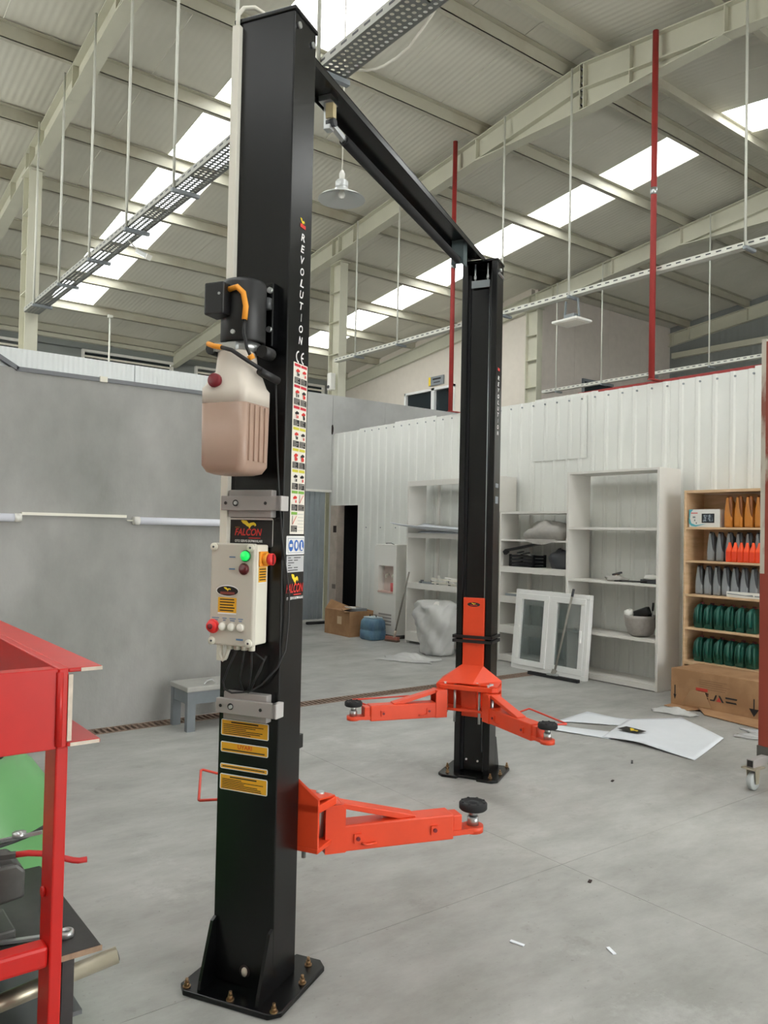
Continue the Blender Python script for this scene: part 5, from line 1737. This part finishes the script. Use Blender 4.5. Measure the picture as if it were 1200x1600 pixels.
strip([(5.45, 4.12), (5.50, 3.80), (5.48, 3.31)], [(6.18, 4.38), (6.66, 4.16), (6.27, 3.53)], 20, 12, 0.006, 0.022).build('main_sheet', t, solid=0.002)
strip([(5.56, 4.70), (5.75, 4.45), (5.98, 4.22)], [(6.12, 4.80), (6.16, 4.5), (6.25, 4.26)], 12, 6, 0.004, 0.010).build('far_tail', t, solid=0.002)
strip([(5.22, 4.66), (5.32, 4.4), (5.46, 4.05)], [(5.42, 4.70), (5.56, 4.4), (5.72, 4.08)], 12, 6, 0.004, 0.008).build('near_tail', t, solid=0.002)
d = Decal((5.70 - 5.8, 4.16 - 4.0, 0.036), (-0.02, -1, 0), (1, -0.02, 0))
d.rect(0, 0, 0.20, 0.13, M_INK)
d.bird(0.06, 0.02, 0.16, 0.11, M_LOGOY)
d.build('printed_logo', t)
for i, (x, y, a, l_, m_, lab) in enumerate(((2.436, 2.241, 1.9, 0.06, M_PAPER, 'tiny white paper strip on the floor in front of the lift'), (2.70, 1.983, 1.2, 0.05, M_PAPER, 'tiny white paper scrap on the open floor near the picture bottom'), (5.05, 3.55, 0.6, 0.07, M_BLACKP, 'tiny black plastic strip on the floor between column and banner'), (4.55, 3.35, 0.3, 0.03, M_SOOT, 'tiny dark crumb on the floor beside the far lift column'), (3.15, 2.44, 0.4, 0.025, M_SOOT, 'tiny dark crumb on the floor ahead of the near lift arm'))):
    mb = MB().bar((x - l_ / 2 * math.cos(a), y - l_ / 2 * math.sin(a), 0.003), (x + l_ / 2 * math.cos(a), y + l_ / 2 * math.sin(a), 0.005), 0.015, 0.004, m_)
    tag(mb.build('floor_scrap'), lab, 'scrap', 'small scraps on the floor')

# ---- stool by the plastered wall
t = thing('metal_stool', 'low grey metal stool with a pale top against the plastered wall', 'stool', (2.70, 6.08, 0))
for (x, y) in ((0.0, 0.0), (0.46, 0.0), (0.0, 0.29), (0.46, 0.29)):
    MB().box(x, x + 0.07, y, y + 0.05, 0, 0.32, mat('stool_grey', (116, 122, 127), 0.5, var=0.1)).build('leg', t)
MB().box(0.07, 0.46, 0.005, 0.02, 0.22, 0.32, mat('stool_grey', (136, 144, 150), 0.5)).build('apron', t)
MB().box(0.07, 0.46, 0.32, 0.335, 0.22, 0.32, MATS['stool_grey']).build('apron', t)
MB().box(0.005, 0.02, 0.05, 0.29, 0.22, 0.32, MATS['stool_grey']).build('apron', t)
MB().box(-0.01, 0.54, -0.01, 0.35, 0.32, 0.362, mat('stool_top', (164, 163, 158), 0.6, var=0.1)).build('top', t, bevel=0.008)
MB().tube([(0.16, 0.05, 0.364), (0.20, 0.08, 0.385), (0.25, 0.09, 0.39), (0.26, 0.05, 0.37)], 0.006, M_ZINC, 6).build('wire_loop', t)

# ---- lamps
t = thing('pendant_lamp', 'aluminium pendant lamp hanging behind the lift beam', 'lamp', (3.80, 5.66, 4.52))
MB().lathe([(0.045, 0.10), (0.05, 0.085), (0.075, 0.055), (0.13, 0.02), (0.19, -0.005), (0.205, -0.02), (0.198, -0.02), (0.125, 0.012), (0.07, 0.045), (0.04, 0.085)], M_LAMP, 32).build('shade', t)
MB().lathe([(0.0, 0.0), (0.05, 0.0), (0.055, 0.012), (0.055, 0.05), (0.045, 0.06), (0.0, 0.06)], mat('lamp_collar', (200, 202, 202), 0.35, 0.3), 20, (0, 0, 0.085)).build('collar', t)
MB().lathe([(0.0, 0.0), (0.024, 0.0), (0.026, 0.06), (0.012, 0.09), (0.0, 0.09)], M_WHITE, 14, (0, 0, 0.145)).build('socket', t)
MB().lathe([(0.0, -0.06), (0.02, -0.055), (0.032, -0.03), (0.028, 0.0), (0.014, 0.04), (0.0, 0.05)], mat('bulb_glass', (236, 236, 230), 0.2), 14, (0, 0, 0.05)).build('bulb', t)
MB().cyl((0, 0, 0.23), (0, 0, slope_z(5.66) + 0.18 - 4.52), 0.006, M_TRUNK, 6).build('cord', t)
t = thing('floodlight', 'square white floodlight under the slotted cable tray', 'lamp', (8.02, 6.62, 4.36))
MB().box(-0.16, 0.16, -0.20, 0.20, 0.0, 0.035, M_WHITE).build('housing', t, bevel=0.012)
MB().box(-0.13, 0.13, -0.17, 0.17, -0.004, 0.0, M_DUMMY).build('lens', t)
for y in (-0.12, 0.12):
    MB().bar((0, y, 0.03), (0, y * 0.8, 0.30), 0.03, 0.012, M_GREYSIGN, (0, 1, 0)).build('bracket_arm', t)
MB().box(-0.06, 0.06, -0.08, 0.08, 0.035, 0.11, M_GREYSIGN).build('driver_box', t)
t = thing('spotlight', 'small white spotlight on an arm below the perforated cable tray', 'lamp', (2.78, 7.85, 4.36))
MB().tube([(0, 0.15, 0.20), (0.03, 0.10, 0.14), (0.08, 0.02, 0.05)], 0.008, M_TRAYW, 6).build('arm', t)
MB().bar((0.06, 0.05, 0.07), (0.13, -0.06, 0.0), 0.07, 0.05, M_LAMP).build('head', t, bevel=0.01)
MB().bar((0.13, -0.06, 0.0), (0.136, -0.07, -0.006), 0.075, 0.055, M_WHITE).build('lens', t)
# white cable looping from the perforated tray
m = MB().tube([(2.90, 4.66, 4.93), (2.93, 4.573, 4.871), (2.93, 4.44, 4.78), (2.93, 4.313, 4.708), (2.93, 4.20, 4.645), (2.93, 4.108, 4.603), (2.93, 4.01, 4.568), (2.93, 3.924, 4.548), (2.93, 3.80, 4.539), (2.93, 3.673, 4.549), (2.93, 3.556, 4.60), (2.93, 3.47, 4.64), (2.93, 3.389, 4.684), (2.92, 3.2, 4.75), (2.90, 3.0, 4.78), (2.86, 2.85, 4.72), (2.80, 2.75, 4.62)], 0.009, M_TRUNK, 8)
tag(m.build('loose_cable'), 'white cable looping down from the perforated cable tray', 'cable')
t = thing('alarm_siren', 'small white siren on the far column above the rear wall', 'siren', (7.995, 12.20, 4.22))
MB().box(0, 0.12, -0.06, 0.06, 0.0, 0.32, M_WHITE).build('body', t, bevel=0.02)
MB().cyl((0.0, 0, 0.06), (-0.012, 0, 0.06), 0.03, M_DKGREY, 12).build('horn', t)

# ================================================================== FOREGROUND: RED FRAME, BENCH, DRUM
t = thing('channel_stand', 'bright red welded channel-steel stand next to the green drum', 'steel stand', (0.535, 1.92, 0))
# side channel running back (open to +x), cut end towards the camera
Lb = 1.85
m = MB()
m.box(0.0, 0.022, 0, Lb, 1.136, 1.318, M_RED).box(0.022, 0.10, 0, Lb, 1.308, 1.318, M_RED).box(0.022, 0.10, 0, Lb, 1.136, 1.146, M_RED)
sc_ = m.build('side_channel', t, bevel=0.003)
m = MB()
m.box(0.022, 0.032, -0.002, 0.003, 1.150, 1.303, M_BARE)
m.box(0.05, 0.099, -0.0022, 0.002, 1.309, 1.317, M_BARE)
m.box(0.030, 0.097, -0.0022, 0.002, 1.137, 1.145, M_BARE)
m.build('bare_cut_edge', sc_)
m = MB()
m.box(-1.0, 0.0, 0.004, 0.014, 1.133, 1.318, M_RED).box(-1.0, 0.0, 0.014, 0.07, 1.306, 1.314, M_RED).box(-1.0, 0.0, 0.014, 0.07, 1.136, 1.144, M_RED)
m.build('front_channel', t, bevel=0.002)
m = MB()
m.box(-1.0, 0.0, Lb - 0.014, Lb - 0.004, 1.133, 1.318, M_RED).box(-1.0, 0.0, Lb - 0.07, Lb - 0.014, 1.308, 1.318, M_RED)
m.build('rear_channel', t, bevel=0.002)
m = MB()
m.box(-1.0, -0.978, 0, Lb, 1.136, 1.318, M_RED).box(-1.08, -1.0, 0, Lb, 1.308, 1.318, M_RED)
m.build('side_channel', t, bevel=0.002)
MB().tube([(0.004, 0.002, 1.14), (0.004, 0.002, 1.31)], 0.008, M_RED, 8).build('weld_bead', t)
for (x, y) in ((0.0, 0.006), (-1.0, 0.006), (0.0, Lb - 0.10), (-1.0, Lb - 0.10)):
    MB().box(x, x + 0.028, y, y + 0.09, 0.0, 1.136, M_RED).build('leg', t, bevel=0.004)
MB().box(-0.972, 0.0, 0.012, 0.062, 0.632, 0.682, M_RED).build('lower_rail', t, bevel=0.008)
MB().cyl((-0.001, 0.06, 0.79), (-0.008, 0.06, 0.79), 0.012, M_RED, 12).build('bolt_boss', t)

t = thing('steel_bench', 'low dark steel bench plate behind the red stand leg', 'bench', (0.22, 2.03, 0))
MB().box(0.0, 0.47, 0.0, 0.58, 0.585, 0.60, M_DARKSTEEL).build('top_plate', t, bevel=0.006)
MB().box(0.0, 0.47, -0.002, 0.001, 0.586, 0.599, mat('rusty_edge', (150, 126, 104), 0.7, var=0.2, scale=40)).build('worn_edge', t)
for (lx, ly) in ((0.375, 0.0), (0.0, 0.0), (0.375, 0.54), (0.0, 0.54)):
    MB().box(lx, lx + 0.028, ly, ly + 0.012, 0.0, 0.585, M_DARKSTEEL).box(lx + 0.016, lx + 0.028, ly + 0.012, ly + 0.03, 0.0, 0.585, M_DARKSTEEL).build('leg', t)
MB().box(0.02, 0.47, 0.14, 0.54, 0.36, 0.372, mat('grey_ledge', (96, 98, 100), 0.6)).build('lower_ledge', t)
t = thing('bench_vise', 'dark grey bench vise bolted on the low steel bench', 'vise', (0.42, 2.24, 0.60))
MB().box(-0.16, 0.10, -0.07, 0.07, 0.0, 0.03, M_VISE).build('base', t, bevel=0.006)
MB().box(-0.12, 0.06, -0.045, 0.045, 0.03, 0.10, M_VISE).build('body', t, bevel=0.01)
MB().prism([(0.03, -0.065, 0.09), (0.03, -0.065, 0.19), (0.10, -0.065, 0.19), (0.12, -0.065, 0.17), (0.12, -0.065, 0.10)], (0, 0.13, 0), M_VISE).build('fixed_jaw', t, bevel=0.008)
MB().prism([(-0.03, -0.06, 0.09), (-0.03, -0.06, 0.215), (-0.10, -0.06, 0.235), (-0.16, -0.06, 0.20), (-0.16, -0.06, 0.10)], (0, 0.12, 0), M_VISE).build('moving_jaw', t, bevel=0.012)
MB().tube([(-0.20, 0, 0.12), (0.0, 0, 0.12)], 0.02, M_ZINC, 12).build('screw', t)
MB().tube([(-0.20, -0.10, 0.12), (-0.20, 0.10, 0.12)], 0.008, M_ZINC, 8).build('tommy_bar', t)
MB().tube([(-0.02, -0.10, 0.205), (0.05, -0.05, 0.19)], 0.016, M_ZINC, 10).build('guide_rod', t)
t = thing('pliers', 'red-handled pliers lying across the bench vise', 'pliers', (0.55, 2.20, 0.80))
MB().tube([(-0.03, 0.0, 0.005), (0.0, -0.005, 0.004), (0.03, -0.011, -0.002), (0.06, -0.018, -0.012), (0.085, -0.022, -0.023), (0.105, -0.026, -0.031), (0.12, -0.029, -0.035), (0.14, -0.032, -0.035)], 0.008, mat('red_rubber_grip', (186, 34, 34), 0.5), 8).build('grip', t)
MB().bar((-0.10, 0.02, 0.004), (-0.03, 0.0, 0.005), 0.02, 0.012, M_VISE).build('jaws', t)
t = thing('combination_wrench', 'chrome combination wrench lying on the low steel bench', 'wrench', (0.628, 2.12, 0.6))
MB().lathe([(0.011, 0.001), (0.019, 0.001), (0.02, 0.006), (0.02, 0.012), (0.018, 0.016), (0.011, 0.016), (0.010, 0.008), (0.011, 0.001)], M_ZINC, 18).build('ring_end', t)
MB().bar((-0.018, 0.004, 0.008), (-0.16, 0.05, 0.008), 0.014, 0.007, M_ZINC).build('shank', t)
t = thing('ratchet', 'small chrome ratchet lying on the vise jaw', 'ratchet', (0.56, 2.31, 0.795))
MB().bar((-0.06, 0.02, 0.005), (0.05, -0.01, 0.018), 0.012, 0.008, M_ZINC).build('shaft', t)
MB().lathe([(0.0, 0), (0.018, 0), (0.018, 0.012), (0.0, 0.014)], M_ZINC, 14, (-0.005, 0.006, 0.012)).build('head', t)
t = thing('steel_pipe', 'galvanised steel pipe poking out past the red stand leg', 'pipe', (0.748, 2.082, 0.535))
MB().tube([(0.0, 0.0, 0.0), (-0.75, 0.10, -0.14)], 0.021, M_PIPE, 18).build('pipe', t)
MB().tube([(0.0006, -0.0001, 0.0002), (-0.003, 0.0, -0.0006)], 0.0165, M_DKGREY, 16).build('bore', t)
MB().box(-0.52, -0.50, 0.03, 0.078, -0.535, -0.117, M_DARKSTEEL).build('support', t)
t = thing('plastic_drum', 'big green plastic drum behind the bench vise and red stand', 'drum', (0.50, 2.99, 0))
MB().lathe([(0.0, 0.0), (0.30, 0.0), (0.33, 0.02), (0.335, 0.30), (0.345, 0.32), (0.335, 0.34), (0.335, 0.60), (0.33, 0.66), (0.30, 0.76), (0.25, 0.83), (0.23, 0.845), (0.225, 0.86), (0.14, 0.885), (0.0, 0.89)], M_GREEN, 48).build('body', t)
MB().lathe([(0.332, 0.655), (0.337, 0.658), (0.337, 0.664), (0.331, 0.667)], M_CABLE, 48).build('seam_line', t)
MB().lathe([(0.0, 0.0), (0.035, 0.0), (0.035, 0.03), (0.0, 0.032)], M_DKGREY, 16, (0.1, -0.1, 0.875)).build('bung', t)

# ---- rolling rack at the picture's edge
t = thing('rolling_rack', 'worn red steel rack post on a caster at the picture edge', 'rack', (5.342, 2.711, 0))
# post and its partner
rp = MB().box(0.0, 0.06, 0.016, 0.05, 1.42, 3.02, M_WORN).box(0.0, 0.06, 0.016, 0.05, 0.26, 1.42, M_RUST).box(-0.006, 0.06, -0.06, 0.0155, 0.26, 3.0, M_RUST)
rp.build('post', t)
MB().box(-0.01, 0.07, -0.065, 0.055, 0.15, 0.26, mat('grey_sleeve', (92, 90, 86), 0.6, var=0.15)).build('foot_sleeve', t)
MB().box(0.0, 0.06, -1.46, -1.36, 0.15, 3.02, M_RUST).build('post', t)
MB().box(0.005, 0.055, -1.36, -0.06, 0.16, 0.22, M_RUST).build('bottom_rail', t)
MB().box(0.005, 0.055, -1.36, -0.06, 2.94, 3.0, M_RUST).build('top_rail', t)
for yy in (0.0, -1.41):
    mm = MB().box(-0.20, 0.50, yy - 0.025, yy + 0.025, 0.153, 0.205, M_GREYMET)
    mm.build('foot_beam', t, bevel=0.003)
    MB().box(-0.202, -0.198, yy - 0.019, yy + 0.019, 0.159, 0.199, M_INK).build('tube_mouth', t)
    for xx in (-0.16, 0.42):
        cpl = MB().box(xx - 0.06, xx + 0.06, yy - 0.05, yy + 0.05, 0.143, 0.152, M_PIPE).build('caster_plate', t)
        fk = MB()
        for s in (-1, 1):
            fk.prism([(xx - 0.03, yy + s * 0.028, 0.143), (xx + 0.03, yy + s * 0.028, 0.143), (xx + 0.018, yy + s * 0.028, 0.045), (xx - 0.018, yy + s * 0.028, 0.045)], (0, s * 0.004, 0), M_PIPE)
        fk.box(xx - 0.03, xx + 0.03, yy - 0.03, yy + 0.03, 0.132, 0.143, M_PIPE)
        fk.build('caster_fork', cpl)
        MB().lathe([(0.0, -0.018), (0.055, -0.018), (0.06, -0.012), (0.06, 0.012), (0.055, 0.018), (0.0, 0.018)], M_WHEEL, 24, (xx, yy, 0.0605), 'Y').build('caster_wheel', cpl)
